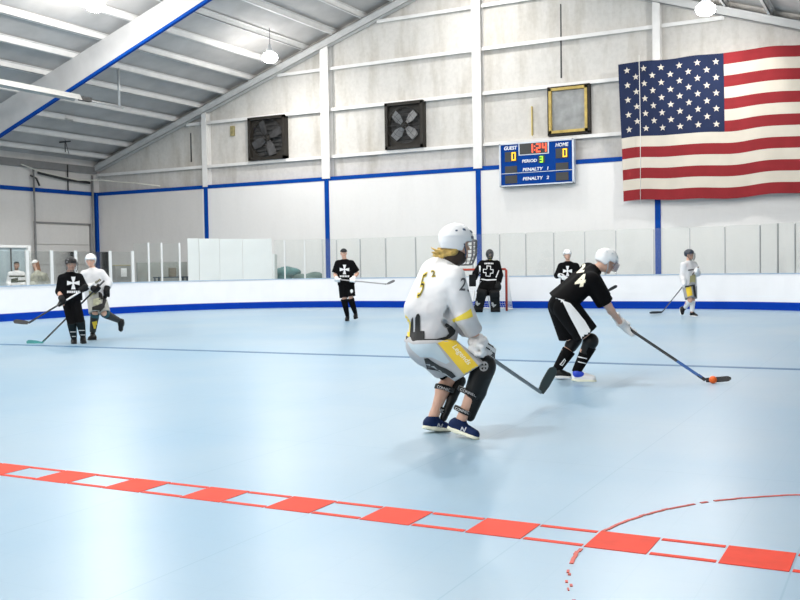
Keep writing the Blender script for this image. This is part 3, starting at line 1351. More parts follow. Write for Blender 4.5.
# ---- radiant heater tube
hp = on_y(78, 97.5, 23.8)
ht = thing('tube_heater', 'long white suspended tube heater at the upper left', 'heater', (hp.x, 20, hp.z))
b_ = MB()
hx, hz = hp.x, hp.z
b_.prism([(hx - .20, 12, hz - .1), (hx - .09, 12, hz + .09), (hx + .09, 12, hz + .09), (hx + .20, 12, hz - .1), (hx + .16, 12, hz - .1), (hx + .07, 12, hz + .05), (hx - .07, 12, hz + .05), (hx - .16, 12, hz - .1)], (0, 11.8, 0))
b_.build('reflector', mat('white_reflector', (.50, .50, .48), .6), ht)
b_ = MB()
b_.tube([(hx, 12, hz - .02), (hx, 23.9, hz - .02), (hx, 25.9, hz - .06)], .035)
b_.build('burner_tube', mat('galvanised', (.55, .56, .56), .4, metal=.4), ht)
b_ = MB()
b_.box((hx - .07, 23.85, hz - .08), (hx + .07, 24.35, hz + .06), bevel=.01)
b_.build('end_coupling', dark_metal, ht)
b_ = MB()
b_.tube([(hx, 25.7, hz - .05), (hx, 25.7, rafter_h(hx) + .35)], .045)
b_.build('drop_pipe', mat('galvanised', (.55, .56, .56)), ht)
b_ = MB()
for y in (14, 19.5):
    b_.tube([(hx, y, hz + .08), (hx + .1, y + .2, rafter_h(hx) + .4)], .008, 5)
b_.build('hanging_chain', conduit_m, ht)
# short strip lamp and small cross brace hanging lower
p = on_y(66, 119, 26.5)
b_ = MB()
p2 = on_y(88, 123, 29.5)
b_.bar(p, p2, .10, .05)
hz_ = rafter_h(p.x) + .3
b_.tube([p, (p.x, p.y, hz_)], .006, 4)
b_.tube([p2, (p2.x, p2.y, hz_)], .006, 4)
tag(b_.build('strip_lamp', mat('white_reflector', (.82, .82, .80))), 'short pale strip lamp hung under the roof below the tube heater', 'lamp')
p = on_y(65, 142, 28.5)
b_ = MB()
top = rafter_h(p.x) + .4
b_.tube([(p.x, p.y, top), (p.x, p.y, p.z - .4)], .02, 6)
b_.tube([(p.x - .3, p.y, top - .02), (p.x + .3, p.y, top - .02)], .03, 6)
b_.tube([(p.x - .0, p.y, p.z + .1), (p.x + .3, p.y - .1, p.z - .5)], .015, 6)
tag(b_.build('dark_bracket', dark_metal), 'small dark bracket hanging from the roof near the left wall', 'bracket')

# ---- things behind the glass on the left
low_m = mat('grey_green_panel', (.30, .32, .30), .7, .12, 2)
a, _d1 = board_hit(137, 1.4)
c, _d2 = board_hit(187, 1.4)
b_ = MB()
u = (c - a).normalized()
nn = Vector((-u.y, u.x, 0))
b_.obox((a + c) / 2 + Vector((0, 0, .82)), u * ((c - a).length / 2), nn * .05, Vector((0, 0, .82)))
tag(b_.build('low_partition', low_m), 'low grey-green partition wall behind the thin white posts', 'partition')
tb = thing('folding_table', 'dark table behind the boards in front of the grey-green partition', 'table', (board_hit(171, .8)[0].x, board_hit(171, .8)[0].y, 0))
p, d = board_hit(171, .8)
nrm = Vector((-d.y, d.x, 0))
b_ = MB()
b_.obox(p + Vector((0, 0, 1.12)), d * .55, nrm * .25, Vector((0, 0, .02)))
b_.build('tabletop', mat('dark_blue_grey', (.04, .07, .10), .5), tb)
for s1 in (-1, 1):
    for s2 in (-1, 1):
        b_ = MB()
        q = p + d * .5 * s1 + nrm * .2 * s2
        b_.box((q.x - .02, q.y - .02, 0), (q.x + .02, q.y + .02, 1.10))
        b_.build('leg', mat('dark_blue_grey', (.04, .07, .10)), tb)
b_ = MB()
q = p + d * .05 + Vector((0, 0, 1.14))
b_.obox(q + Vector((0, 0, .15)), d * .11, nrm * .08, Vector((0, 0, .15)), .01)
tag(b_.build('brown_box', mat('brown_card', (.20, .17, .12), .8)), 'small brown box standing on the dark table behind the boards', 'box')

cb = board_hit(121, 1.0)[0]
d = board_hit(121, 1.0)[1]
nrm = Vector((-d.y, d.x, 0))
t = thing('utility_cabinet', 'grey cabinet with a white paper notice behind the left boards', 'cabinet', cb)
b_ = MB()
b_.obox(cb + Vector((0, 0, .77)), d * .28, nrm * .15, Vector((0, 0, .77)), .01)
b_.build('cabinet_body', mat('cabinet_grey', (.28, .28, .27), .6, .1, 3), t)
b_ = MB()
b_.obox(cb - nrm * .155 + d * .02 + Vector((0, 0, 1.31)), d * .105, nrm * .003, Vector((0, 0, .14)))
b_.build('paper_notice', mat('white_paper', (.85, .86, .86), .7), t)
b_ = MB()
b_.obox(cb + Vector((0, 0, 1.55)), d * .29, nrm * .16, Vector((0, 0, .012)))
b_.build('top_edge', mat('mustard_edge', (.42, .38, .20), .7), t)

# pale blue booth behind the leftmost pane
p0, d0 = board_hit(-12, 2.0)
p1, d1 = board_hit(28, 1.9)
u = (p1 - p0)
L_ = u.length
u.normalize()
nn = Vector((-u.y, u.x, 0))
t = thing('booth_wall', 'pale blue booth partition behind the spectators at the left edge', 'partition', (p0 + p1) / 2)
b_ = MB()
b_.obox((p0 + p1) / 2 + Vector((0, 0, 1.1)), u * L_ / 2, nn * .04, Vector((0, 0, 1.1)))
b_.build('partition_panel', mat('pale_blue_panel', (.38, .46, .49), .5, .05, 2), t)
b_ = MB()
b_.obox(p1 - nn * .05 + Vector((0, 0, 1.1)), u * .06, nn * .05, Vector((0, 0, 1.1)))
b_.obox((p0 + p1) / 2 - nn * .05 + Vector((0, 0, 2.17)), u * L_ / 2, nn * .03, Vector((0, 0, .04)))
b_.build('partition_frame', white_post, t)
b_ = MB()
q = p0 * .45 + p1 * .55
b_.tube([q - nn * .06, q - nn * .06 + Vector((0, 0, 2.1))], .02, 6)
b_.build('seam_strip', dark_metal, t)

# teal tarpaulins
rn = random.Random(3)
for i, (pa, pb_, h, m_, lab) in enumerate(((270, 294, 1.62, mat('teal_tarp', (.06, .22, .22), .55, .35, 3, bump=.4), 'heap of teal tarpaulin behind the boards right of the white sheets'), (297.5, 318, 1.38, mat('grey_green_tarp', (.13, .22, .20), .6, .35, 3, bump=.4), 'grey-green folded tarpaulin heap left of the blue column strip'))):
    a = board_hit(pa, .9)[0]
    c = board_hit(pb_, .9)[0]
    pr = []
    for q in range(16):
        tt = rn.random()
        zz = rn.random()
        ce = a.lerp(c, .12 + .76 * tt) + Vector((0, rn.uniform(-.1, .3), h * .2 + zz * (h * .68) * (1 - .35 * abs(tt - .4))))
        pr.append(ell(ce, .32, .25, .12 + .06 * rn.random()))
    pr.append(ell(a.lerp(c, .5) + Vector((0, .1, .55)), (c - a).length * .5, .42, .62))
    for p_ in pr:
        p_['clip'].append((Vector((0, 0, .0)), Vector((0, 0, -1))))
    o = skin('tarpaulin_heap', pr, m_, None, .035, .04)
    tag(o, lab, 'tarpaulin', 'tarpaulins behind the end boards')

# ---- goal
gl = thing('hockey_goal', 'red-framed hockey goal with white net behind the goalie', 'goal', (-11.3, 26.5, 0))
redp = mat('goal_red', (.42, .045, .02), .45, .08, 5)
gx0, gx1, gy = -12.25, -10.42, 26.55
gh = 1.22
b_ = MB()
b_.tube([(gx0, gy, 0), (gx0, gy, gh - .04), (gx0 + .04, gy, gh)], .035, 10)
b_.tube([(gx1, gy, 0), (gx1, gy, gh - .04), (gx1 - .04, gy, gh)], .035, 10)
b_.tube([(gx0 + .03, gy, gh), (gx1 - .03, gy, gh)], .035, 10)
b_.build('goal_frame', redp, gl)
b_ = MB()
gp = [(gx0, gy, .03), (gx0 + .02, gy + .55, .03), (gx0 + .3, gy + .95, .03), (gx1 - .3, gy + .95, .03), (gx1 - .02, gy + .55, .03), (gx1, gy, .03)]
b_.tube(gp, .025, 8)
tp = [(gx0, gy, gh), (gx0 + .15, gy + .45, gh), (gx1 - .15, gy + .45, gh), (gx1, gy, gh)]
b_.tube(tp, .02, 8)
b_.tube([((gx0 + gx1) / 2, gy + .45, gh), ((gx0 + gx1) / 2, gy + .95, .03)], .02, 8)
b_.build('base_frame', mat('goal_white', (.75, .75, .75), .5), gl)
b_ = MB()


def lerp(a, b, t):
    return Vector(a).lerp(Vector(b), t)


back_b = [Vector(p) for p in gp]
back_t = [Vector((gx0, gy, gh)), Vector((gx0 + .05, gy + .3, gh)), Vector((gx0 + .15, gy + .45, gh)), Vector((gx1 - .15, gy + .45, gh)), Vector((gx1 - .05, gy + .3, gh)), Vector((gx1, gy, gh))]


def resample(pts, n):
    L = [0]
    for a, b in zip(pts, pts[1:]):
        L.append(L[-1] + (b - a).length)
    out = []
    for i in range(n + 1):
        s_ = L[-1] * i / n
        for j in range(len(L) - 1):
            if s_ <= L[j + 1] + 1e-9:
                out.append(pts[j].lerp(pts[j + 1], (s_ - L[j]) / (L[j + 1] - L[j])))
                break
    return out


nb = 44
rb_, rt_ = resample(back_b, nb), resample(back_t, nb)
for i in range(nb + 1):
    b_.tube([rb_[i], rb_[i].lerp(rt_[i], .5) - Vector((0, 0, .02)), rt_[i]], .004, 3)
for j in range(1, 16):
    b_.tube([rb_[i].lerp(rt_[i], j / 16) for i in range(nb + 1)], .004, 3)
for j in range(1, 6):
    b_.tube([(gx0 + .03 * j, gy + .45 * j / 6, gh), (gx1 - .03 * j, gy + .45 * j / 6, gh)], .004, 3)
b_.build('net', mat('white_net', (.8, .8, .8), .8), gl)

# ---- floor markings
line_red = mat('red_floor_paint', (.70, .05, .022), .6, .08, 8, spec=.2)
line_blue = mat('blue_floor_paint', (.03, .13, .27), .45, .12, 4)
b_ = MB()
k = -2
while True:
    xa = TX - TS * (k + 1)
    if xa < BXL + .1:
        break
    g = .006
    if k % 2 == 0:
        b_.box((xa + g, TY + g, 0), (xa + TS - g, TY + TS - g, .003))
    else:
        for ya, yb in ((TY + .01, TY + .045), (TY + TS - .045, TY + TS - .01)):
            b_.box((xa + g, ya, 0), (xa + TS - g, yb, .003))
    k += 1
struct(b_.build('trim_13', line_red))
b_ = MB()
b_.box((BXL + .1, 12.62, 0), (BXR - .1, 12.78, .003))
struct(b_.build('trim_14', line_blue))
b_ = MB()
rn = random.Random(5)
cx, cy, cr = .30, 4.45, 1.66
N_ = 110
for i in range(N_):
    a = math.pi * .5 + math.pi * i / N_
    worn = math.pi * .5 + math.pi * .56 < a
    wid = .009 * (1 if not worn else rn.uniform(.3, 1))
    if worn and rn.random() < .35:
        continue
    if TY - .03 < cy + cr * math.sin(a) < TY + TS + .03:
        continue
    if rn.random() < .03:
        continue
    r0 = cr + rn.uniform(-.004, .004) * (1 if not worn else 3)
    da = math.pi / N_ * (1.0 if not worn else rn.uniform(.4, .8))
    pts = [(cx + (r0 + s_ * wid) * math.cos(a + e_), cy + (r0 + s_ * wid) * math.sin(a + e_), 0) for s_, e_ in ((-1, 0), (1, 0), (1, da), (-1, da))]
    if max(p[0] for p in pts) > BXR - .05:
        continue
    b_.prism(pts, (0, 0, .004))
struct(b_.build('trim_15', mat('worn_red_line', (.55, .09, .06), .6, .2, 9)))
# ================================================================== people
skin_m = mat('skin', (.62, .37, .27), .5, .05, 6)
skin_pale = mat('pale_skin', (.68, .45, .36), .5, .05, 6)
black_cloth = mat('black_cloth', (.0035, .0035, .004), .9, .2, 8, bump=.2, spec=.12)
white_cloth = mat('white_cloth', (.80, .80, .80), .8, .03, 6, bump=.2)
grey_cloth = mat('light_grey_cloth', (.42, .42, .43), .8, .06, 6, bump=.2)
black_plastic = mat('black_plastic', (.006, .0065, .007), .4, .2, 5, spec=.25)
white_helmet = mat('white_helmet', (.82, .83, .84), .25, .02, 5)
black_helmet = mat('black_helmet', (.006, .006, .007), .3, .1, 5, spec=.3)
white_leather = mat('white_leather', (.78, .78, .78), .5, .03, 6)
eye_w = mat('eye_white', (.7, .7, .68), .3)
eye_d = mat('eye_dark', (.02, .015, .01), .3)
hair_brown = mat('brown_hair', (.07, .035, .015), .6, .3, 30)
hair_blond = mat('blond_hair', (.50, .33, .08), .55, .35, 30)
lip_m = mat('lips', (.40, .14, .11), .5)
UP = Vector((0, 0, 1))


def hand_prims(g, s, w, side, R=.022, fr=.0095, S=1.0, cuff=False):
    """fingers wrapped round a rod at g with axis s (towards the thumb), coming from wrist w"""
    g, w = Vector(g), Vector(w)
    s = Vector(s).normalized()
    f = g - w
    f = f - s * f.dot(s)
    if f.length < 1e-3:
        f = s.cross(UP)
    f.normalize()
    n = s.cross(f) * side
    RR = R + fr

    def cp(th, off, r=RR):
        a = math.radians(th)
        return g + s * off + (f * math.cos(a) + n * math.sin(a)) * r
    pr = []
    kn = []
    step = fr * 2.25
    for i, (o, L) in enumerate(((1.5, .95), (.5, 1.0), (-.5, .97), (-1.5, .85))):
        off = o * step
        K = cp(128, off, RR + fr * 1.2)
        kn.append(K)
        r = fr * (1.0 if i < 3 else .88)
        P = [K, cp(62, off * .97), cp(5, off * .95), cp(5 - 62 * L, off * .95)]
        for a, b, r0, r1 in zip(P, P[1:], (r * 1.08, r, r * .95), (r, r * .95, r * .82)):
            pr.append(cap(a, b, r0, r1, k=fr * .35))
    # palm from wrist to knuckles
    wr = w
    for K in kn:
        b = wr.lerp(K, .25)
        pr.append(cap(b, K - f * fr * .3, fr * 1.5, fr * 1.35, k=fr * 1.0))
    pr.append(cap(wr, g - f * RR * 1.1 + s * step, fr * 1.9, fr * 1.7, k=fr * 1.5))
    # thumb, leaving the side of the palm near its base
    tb = wr.lerp(g, .45) + s * step * 1.4 - n * fr
    t1 = cp(-150, step * 2.3)
    t2 = cp(-85, step * 2.2)
    t3 = cp(-40, step * 1.6)
    pr += [cap(tb, t1, fr * 1.35, fr * 1.15, k=fr), cap(t1, t2, fr * 1.12, fr, k=fr * .4), cap(t2, t3, fr, fr * .85, k=fr * .3)]
    return pr


def frame_of(J):
    up = (J['neck'] - J['pelvis']).normalized()
    lat = (J['shR'] - J['shL'])
    lat = (lat - up * lat.dot(up)).normalized()
    fwd = up.cross(lat)
    return up, lat, fwd


def head_axes(look, tilt_up=None, ref=UP):
    f = Vector(look).normalized()
    u = Vector(tilt_up) if tilt_up is not None else ref
    u = (u - f * u.dot(f)).normalized()
    r = f.cross(u)          # the person's right
    return f, u, r


def px_joints(spec):
    z0 = spec['z0']
    J = {}
    for k_, v in spec['J'].items():
        J[k_] = at(v[0], v[1], z0 + v[2])
    return J


def lens_report(name, J):
    L = {'uparmR': ('shR', 'elR'), 'foreR': ('elR', 'wrR'), 'uparmL': ('shL', 'elL'), 'foreL': ('elL', 'wrL'), 'thR': ('hiR', 'knR'), 'shinR': ('knR', 'anR'), 'thL': ('hiL', 'knL'), 'shinL': ('knL', 'anL'), 'torso': ('pelvis', 'neck'), 'shw': ('shR', 'shL'), 'headneck': ('neck', 'head')}
    print('FIG', name, ' '.join('%s=%.2f' % (k_, (J[a] - J[b]).length) for k_, (a, b) in L.items()), 'anR z%.2f anL z%.2f' % (J['anR'].z, J['anL'].z))


def build_body(spec, J, root, vox, S=1.0):
    up, lat, fwd = frame_of(J)
    hf, hu, hr = spec['hax']
    H = J['head']
    k_ = .03
    pr = []
    sm = (J['shR'] + J['shL']) / 2
    pv = J['pelvis']
    fl = (fwd, .72)
    for sd in (-1, 1):
        pr.append(cap(sm - up * .13 * S + lat * sd * .07 * S, pv + up * .10 + lat * sd * .05 * S, .098 * S, .092 * S, fl, k=.05))
        pr.append(cap(pv + lat * sd * .06 * S, pv - up * .04 + lat * sd * .07 * S, (.092 * S), .088 * S, (fwd, .9), k=.05))
    pr.append(cap(J['shR'] - lat * .03, J['shL'] + lat * .03, .055 * S, .055 * S, k=.05))
    pr.append(cap(J['neck'], H - hu * .04 * S - hf * .02, .056 * S, .052 * S, k=.03))
    pr.append(cap(J['neck'], J['shR'].lerp(J['neck'], .45) - up * .02, .048 * S, .045 * S, k=.03))
    pr.append(cap(J['neck'], J['shL'].lerp(J['neck'], .45) - up * .02, .048 * S, .045 * S, k=.03))
    for s_ in 'RL':
        pr.append(cap(J['sh' + s_], J['el' + s_], .052 * S, .040 * S))
        el, wr = J['el' + s_], J['wr' + s_]
        pr.append(cap(el, el.lerp(wr, .35), .040 * S, .041 * S))
        pr.append(cap(el.lerp(wr, .35), wr, .041 * S, .027 * S))
        hi, kn, an = J['hi' + s_], J['kn' + s_], J['an' + s_]
        pr.append(cap(hi, kn, .076 * S, .054 * S))
        pr.append(cap(kn, kn.lerp(an, .35) - (fwd * .015), .054 * S, .056 * S))
        pr.append(cap(kn.lerp(an, .35) - (fwd * .015), an, .056 * S, .036 * S))
        to = J['to' + s_]
        hl = J['he' + s_]
        fd = (to - hl).normalized()
        fu = (kn - an).normalized()
        fu = (fu - fd * fu.dot(fd)).normalized()
        pr.append(cap(an, hl.lerp(to, .2) + fu * .05, .036 * S, .03 * S))
        pr.append(cap(hl.lerp(to, .2) + fu * .05, hl.lerp(to, .78) + fu * .04, .03 * S, .02 * S))
        g = spec['grip'][s_]
        pr += hand_prims(g[0], g[1], wr, 1 if s_ == 'R' else -1, .016, .0085 * S, S)
    # head: skull, jaw, nose, ears, brow
    pr.append(ell(H + hu * .02 * S - hf * .012 * S, .074 * S, .094 * S, .098 * S, hr, hf, hu, k=.02))
    pr.append(ell(H + hf * .028 * S - hu * .055 * S, .055 * S, .062 * S, .058 * S, hr, hf, hu, k=.03))
    pr.append(cap(H + hf * .075 * S - hu * .092 * S + hr * .012, H + hf * .075 * S - hu * .092 * S - hr * .012, .019 * S, k=.02))
    kf = .008
    pr.append(cap(H + hf * .086 * S + hu * .006 * S, H + hf * .108 * S - hu * .028 * S, .009 * S, .014 * S, k=kf))
    pr.append(cap(H + hf * .080 * S + hu * .026 * S + hr * .035 * S, H + hf * .080 * S + hu * .026 * S - hr * .035 * S, .012 * S, k=.012))
    pr.append(cap(H + hf * .086 * S - hu * .058 * S + hr * .016 * S, H + hf * .086 * S - hu * .058 * S - hr * .016 * S, .010 * S, k=kf))
    for sd in (-1, 1):
        pr.append(ell(H + hr * sd * .076 * S - hf * .008 * S - hu * .008 * S, .010 * S, .020 * S, .031 * S, hr, hf, hu, k=kf))
        pr.append(ell(H + hr * sd * .032 * S + hf * .085 * S + hu * .004 * S, .016 * S, .014 * S, .012 * S, hr, hf, hu, op='sub'))
    sk = spec.get('skin', skin_m)
    body = skin('body', pr, sk, root, vox, k_)
    if spec.get('face', True):
        for sd in (-1, 1):
            b = MB()
            c = H + hr * sd * .031 * S + hf * .074 * S + hu * .004 * S
            b.lathe(c - hf * .012 * S, [(.001, 0), (.009 * S, .003), (.0125 * S, .009 * S), (.011 * S, .016 * S), (.006 * S, .021 * S), (.001, .0215 * S)], 12, hf)
            e = b.build('eye', eye_w, root)
            b = MB()
            b.lathe(c + hf * .0085 * S, [(.001, 0), (.0058 * S, .0003), (.0045 * S, .0022 * S), (.001, .003 * S)], 10, hf)
            b.build('iris', eye_d, e)
            b = MB()
            c = H + hf * .090 * S + hu * .027 * S
            b.tube([c + hr * sd * .016 * S, c + hr * sd * .032 * S + hu * .004 - hf * .003, c + hr * sd * .046 * S - hf * .012], .0042 * S, 6)
            b.build('eyebrow', spec.get('hair_m', hair_brown), root)
        b = MB()
        c = H + hf * .0945 * S - hu * .057 * S
        b.tube([c + hr * .021 * S - hf * .007, c + hr * .008 * S, c - hr * .008 * S, c - hr * .021 * S - hf * .007], [.003, .0052, .0052, .003], 6)
        b.build('mouth', lip_m, root)
    return body


def build_helmet(J, spec, root, m_, vox, S=1.0, cage=None, visor=None, goalie=False, dark=black_plastic):
    hf, hu, hr = spec['hax']
    H = J['head']
    c = H + hu * .035 * S - hf * .012 * S
    rx, ry, rz = .102 * S, .132 * S, .112 * S
    pl = c - hu * .018 * S + hf * .02
    cn = (-hu + hf * .10).normalized()
    pr = [ell(c, rx, ry, rz, hr, hf, hu, clip=[(pl - hu * .0, cn)], k=.008)]
    # back and side skirt over the ears
    pr.append(ell(c, rx * .99, ry * .98, rz * 1.35, hr, hf, hu, clip=[(H - hf * .004 * S, (hf - hu * .35).normalized()), (H - hu * .050 * S, (-hu - hf * .15).normalized()), (c + hu * .02, hu)], k=.008))
    pr.append(ell(c - hf * .02 * S, rx * 1.03, ry * .85, rz * .9, hr, hf, hu, clip=[(c + hu * .012 * S, -hu)], k=.01))
    h = skin('helmet', pr, m_, root, vox, .008)
    # ridge seam, vents and ear openings
    for sd in (-1, 1):
        for (u, v, a, w_) in ((.075, .055, .028, .007), (.0, .062, .022, .007), (.075, .012, .03, .009), (-.06, .05, .016, .006)):
            q = c + hf * u * S + hu * v * S
            d2 = 1 - (u * S / ry) ** 2 - (v * S / rz) ** 2
            q = q + hr * sd * rx * math.sqrt(max(d2, .01)) * (1.025 if v < .1 else 1)
            nrm = ((q - c).dot(hr) / rx ** 2 * hr + (q - c).dot(hf) / ry ** 2 * hf + (q - c).dot(hu) / rz ** 2 * hu).normalized()
            t = (hf - nrm * hf.dot(nrm)).normalized()
            bb = nrm.cross(t)
            b = MB()
            b.obox(q, t * a * .5 * S, bb * w_ * S, nrm * .004)
            b.build('vent', dark, h)
    b = MB()
    for sd in (-1, 1):
        e = H + hr * sd * .098 * S
        b.tube([e + hu * .0 - hf * .02, H + hr * sd * .075 * S - hu * .06 * S + hf * .02, H - hu * .125 * S + hf * .055 + hr * sd * .01], .005 * S, 6)
    b.build('chin_strap', dark, h)
    if cage:
        b = MB()
        def cg(az, v):
            # point on the cage shell; az in degrees from straight ahead, v from 0 top to 1 bottom
            a = math.radians(az)
            zz = .03 - .165 * v
            rr = 1.0 - .25 * max(0, v - .6) / .4
            return H + (hr * math.sin(a) * .105 * rr + hf * (.035 + .108 * math.cos(a) * rr)) * S + hu * zz * S
        for v in np.linspace(0, 1, 7):
            b.tube([cg(az, v) for az in np.linspace(-80, 80, 13)], .0032 * S if 0 < v < 1 else .005 * S, 5)
        for az in (-80, -55, -30, -10, 10, 30, 55, 80):
            b.tube([cg(az, v) for v in np.linspace(0, 1, 8)], .0032 * S if abs(az) < 80 else .005 * S, 5)
        b.build('cage', cage, h)
    if visor:
        b = MB()
        P = []
        for v in (0, .5, 1):
            P.append([H + hr * math.sin(a) * .108 * S + hf * (.03 + .115 * math.cos(a)) * S + hu * (.035 - .085 * v) * S for a in np.linspace(-1.35, 1.35, 13)])
        V = [[b.bm.verts.new(p) for p in row] for row in P]
        for r0, r1 in zip(V, V[1:]):
            for i in range(12):
                b.bm.faces.new((r0[i], r0[i + 1], r1[i + 1], r1[i]))
        r = bmesh.ops.extrude_face_region(b.bm, geom=b.bm.faces[:])
        bmesh.ops.translate(b.bm, verts=[g for g in r['geom'] if isinstance(g, bmesh.types.BMVert)], vec=hf * .003)
        b.build('visor', visor, h, True)
    return h


def build_top(name, J, root, m_, vox, S=1.0, sleeve=.95, hem=.12, loose=1.0, sl_r=(.085, .075), pick=None, flare=1.0):
    """shirt or jersey; sleeve 0..1 upper arm, 1..2 down the forearm; hem: length below the pelvis"""
    up, lat, fwd = frame_of(J)
    sm = (J['shR'] + J['shL']) / 2
    pv = J['pelvis']
    pr = []
    hemp = (pv - up * hem, -up)
    for sd in (-1, 1):
        pr.append(cap(sm - up * .11 * S + lat * sd * .075 * S, pv + lat * sd * .075 * S * flare - up * (hem + .12), .135 * S * loose, .150 * S * loose * flare, (fwd, .85), clip=[hemp], k=.05))
    pr.append(cap(J['shR'] - lat * .02, J['shL'] + lat * .02, .078 * S, k=.05))
    pr.append(cap(sm - up * .02, J['neck'] - up * .012, .085 * S, .068 * S, clip=[(J['neck'] + up * .022 * S, up)], k=.05))
    for s_ in 'RL':
        pr.append(cap(J['neck'] - up * .005, J['sh' + s_].lerp(J['neck'], .35) - up * .015, .064 * S, .068 * S, clip=[(J['neck'] + up * .022 * S, up)], k=.03))
    for s_ in 'RL':
        sh, el, wr = J['sh' + s_], J['el' + s_], J['wr' + s_]
        if sleeve <= 1:
            d = (el - sh).normalized()
            pr.append(cap(sh, el + d * .1, sl_r[0] * S, sl_r[1] * S * 1.12, clip=[(sh.lerp(el, sleeve), d)], k=.03))
        else:
            pr.append(cap(sh, el, sl_r[0] * S, sl_r[1] * S, k=.03))
            d = (wr - el).normalized()
            pr.append(cap(el, wr + d * .1, sl_r[1] * S, sl_r[1] * S * .85, clip=[(el.lerp(wr, sleeve - 1), d)], k=.03))
    return skin(name, pr, m_, root, vox, .03, pick)


def build_shorts(J, root, m_, vox, S=1.0, length=.85, r=(.125, .115), name='shorts', pick=None, top=.06, hemn=None):
    up, lat, fwd = frame_of(J)
    pv = J['pelvis']
    pr = [cap(pv + lat * .05 * S + up * top, pv - lat * .05 * S + up * top, .12 * S, clip=[(pv + up * (top + .05), up)], k=.05)]
    for s_ in 'RL':
        hi, kn = J['hi' + s_], J['kn' + s_]
        d = (kn - hi).normalized()
        n = d if hemn is None else hemn[s_]
        L = length[s_] if isinstance(length, dict) else length
        pr.append(cap(hi + up * .03, kn + d * .15, r[0] * S, r[1] * S, clip=[(hi.lerp(kn, L), n)], k=.035))
        # the hem stays open: hollow the leg end a little
        pr.append(dict(cap(hi.lerp(kn, L - .04), kn + d * .2, r[1] * S * .86, op='sub'), k=0, clip=[(hi.lerp(kn, L - .05), -d)]))
    return skin(name, pr, m_, root, vox, .03, pick)


def build_shoe(J, s_, root, m_, sole_m, vox, S=1.0, lace=None, high=False):
    hl, to, an = J['he' + s_], J['to' + s_], J['an' + s_]
    d = (to - hl)
    L = d.length
    d.normalize()
    ref = UP if abs(d.z) < .8 else -FW
    kdir = (J['kn' + s_] - an).normalized()
    u = kdir - d * kdir.dot(d)
    u = (UP * .6 + u) if abs(d.z) < .5 else u
    u = (u - d * u.dot(d)).normalized()
    l = d.cross(u)
    sole = hl - u * .0
    bot = hl
    pr = [cap(hl + d * .045 * S + u * .045 * S, hl + d * .10 * S + u * .045 * S, .046 * S, .048 * S, k=.03),
          cap(hl + d * .10 * S + u * .045 * S, to - d * .05 * S + u * .03 * S, .05 * S, .042 * S, k=.03),
          cap(hl + d * .055 * S + u * .05 * S, an.lerp(hl + d * .055 * S + u * .05, .15), .046 * S, .043 * S if not high else .05 * S, clip=[(hl + u * (.10 if not high else .15) * S + d * .05, (u - d * .15).normalized())], k=.03)]
    for p in pr:
        p['clip'].append((bot + u * .018, -u))
    o = skin('shoe', pr, m_, root, vox, .03)
    pr = [cap(hl + d * .045 * S, hl + d * .10 * S, .052 * S, .050 * S, k=.03), cap(hl + d * .10 * S, to - d * .05 * S, .054 * S, .048 * S, k=.03)]
    for p in pr:
        p['clip'] += [(bot, -u), (bot + u * .030, u)]
    skin('sole', pr, sole_m, o, min(vox, .012), .02)
    if lace:
        b = MB()
        for q in range(4):
            c = hl + d * (.12 + q * .025) * S + u * (.094 - q * .0085) * S
            b.tube([c - l * .028 + d * .004 - u * .012, c, c + l * .028 - d * .004 - u * .012], .0035, 5)
        b.build('laces', lace, o)
    return o


def build_glove(J, spec, s_, root, m_, vox, S=1.0, cuff=1.0, trim=None):
    g = spec['grip'][s_]
    wr = J['wr' + s_]
    el = J['el' + s_]
    pr = hand_prims(g[0], g[1], wr, 1 if s_ == 'R' else -1, .015, .0145 * S, S)
    d = (wr - el).normalized()
    if cuff:
        pr.append(cap(wr - d * .07 * cuff * S, wr + d * .04, .052 * S, .042 * S, clip=[(wr - d * .075 * cuff * S, -d)], k=.02))
    # padded back of the hand
    f = (g[0] - wr)
    s = Vector(g[1]).normalized()
    f = (f - s * f.dot(s)).normalized()
    n = s.cross(f) * (1 if s_ == 'R' else -1)
    mid = wr.lerp(g[0], .55) + n * .022
    st = .0145 * S * 2.25
    for i in range(4):
        o_ = s * (1.5 - i) * st * .95
        K = g[0] + o_ - f * .030 * S + n * (.030 + .010 * S)
        W0 = wr + o_ * .7 + n * .022 * S
        pr.append(cap(K, K.lerp(W0, .38), .0165 * S, .0165 * S, k=.002))
        pr.append(cap(K.lerp(W0, .62), W0 - f * .01, .0175 * S, .0175 * S, k=.002))
    pr.append(bxp(mid - n * .012, .040 * S, .034 * S, .014 * S, s, f, n, .01, k=.006))
    o = skin('glove', pr, m_, root, vox, .012)
    if trim:
        b = MB()
        for t in (-.028, -.009, .010, .029):
            q = mid + s * t * S + n * .023 * S
            b.tube([q - f * .035 * S, q + n * .002, q + f * .03 * S], .0028 * S, 5)
        for t in (-.02, .012):
            q = mid + f * t * S + n * .023 * S
            b.tube([q - s * .035 * S, q + s * .035 * S], .0025 * S, 5)
        b.build('glove_piping_and_shade', trim, o)
    return o


def leg_band(name, J, s_, t0, t1, r0, r1, m_, par, vox, off=0.0, flat=None):
    kn, an = J['kn' + s_], J['an' + s_]
    up, lat, fwd = frame_of(J)
    o = fwd * off
    return skin(name, [seg(kn + o, an + o, t0, t1, r0, r1, flat)], m_, par, vox, .01)


def person(spec, label):
    J = px_joints(spec)
    for s_ in 'RL':
        # heel and toe come straight from the pixels
        pass
    lens_report(label[:24], J)
    pv = J['pelvis']
    root = thing('person', label, 'person', (pv.x, pv.y, 0))
    g = {}
    for s_ in 'RL':
        gp, ax = spec['gr'][s_]
        g[s_] = (gp, ax)
    spec['grip'] = g
    return J, root


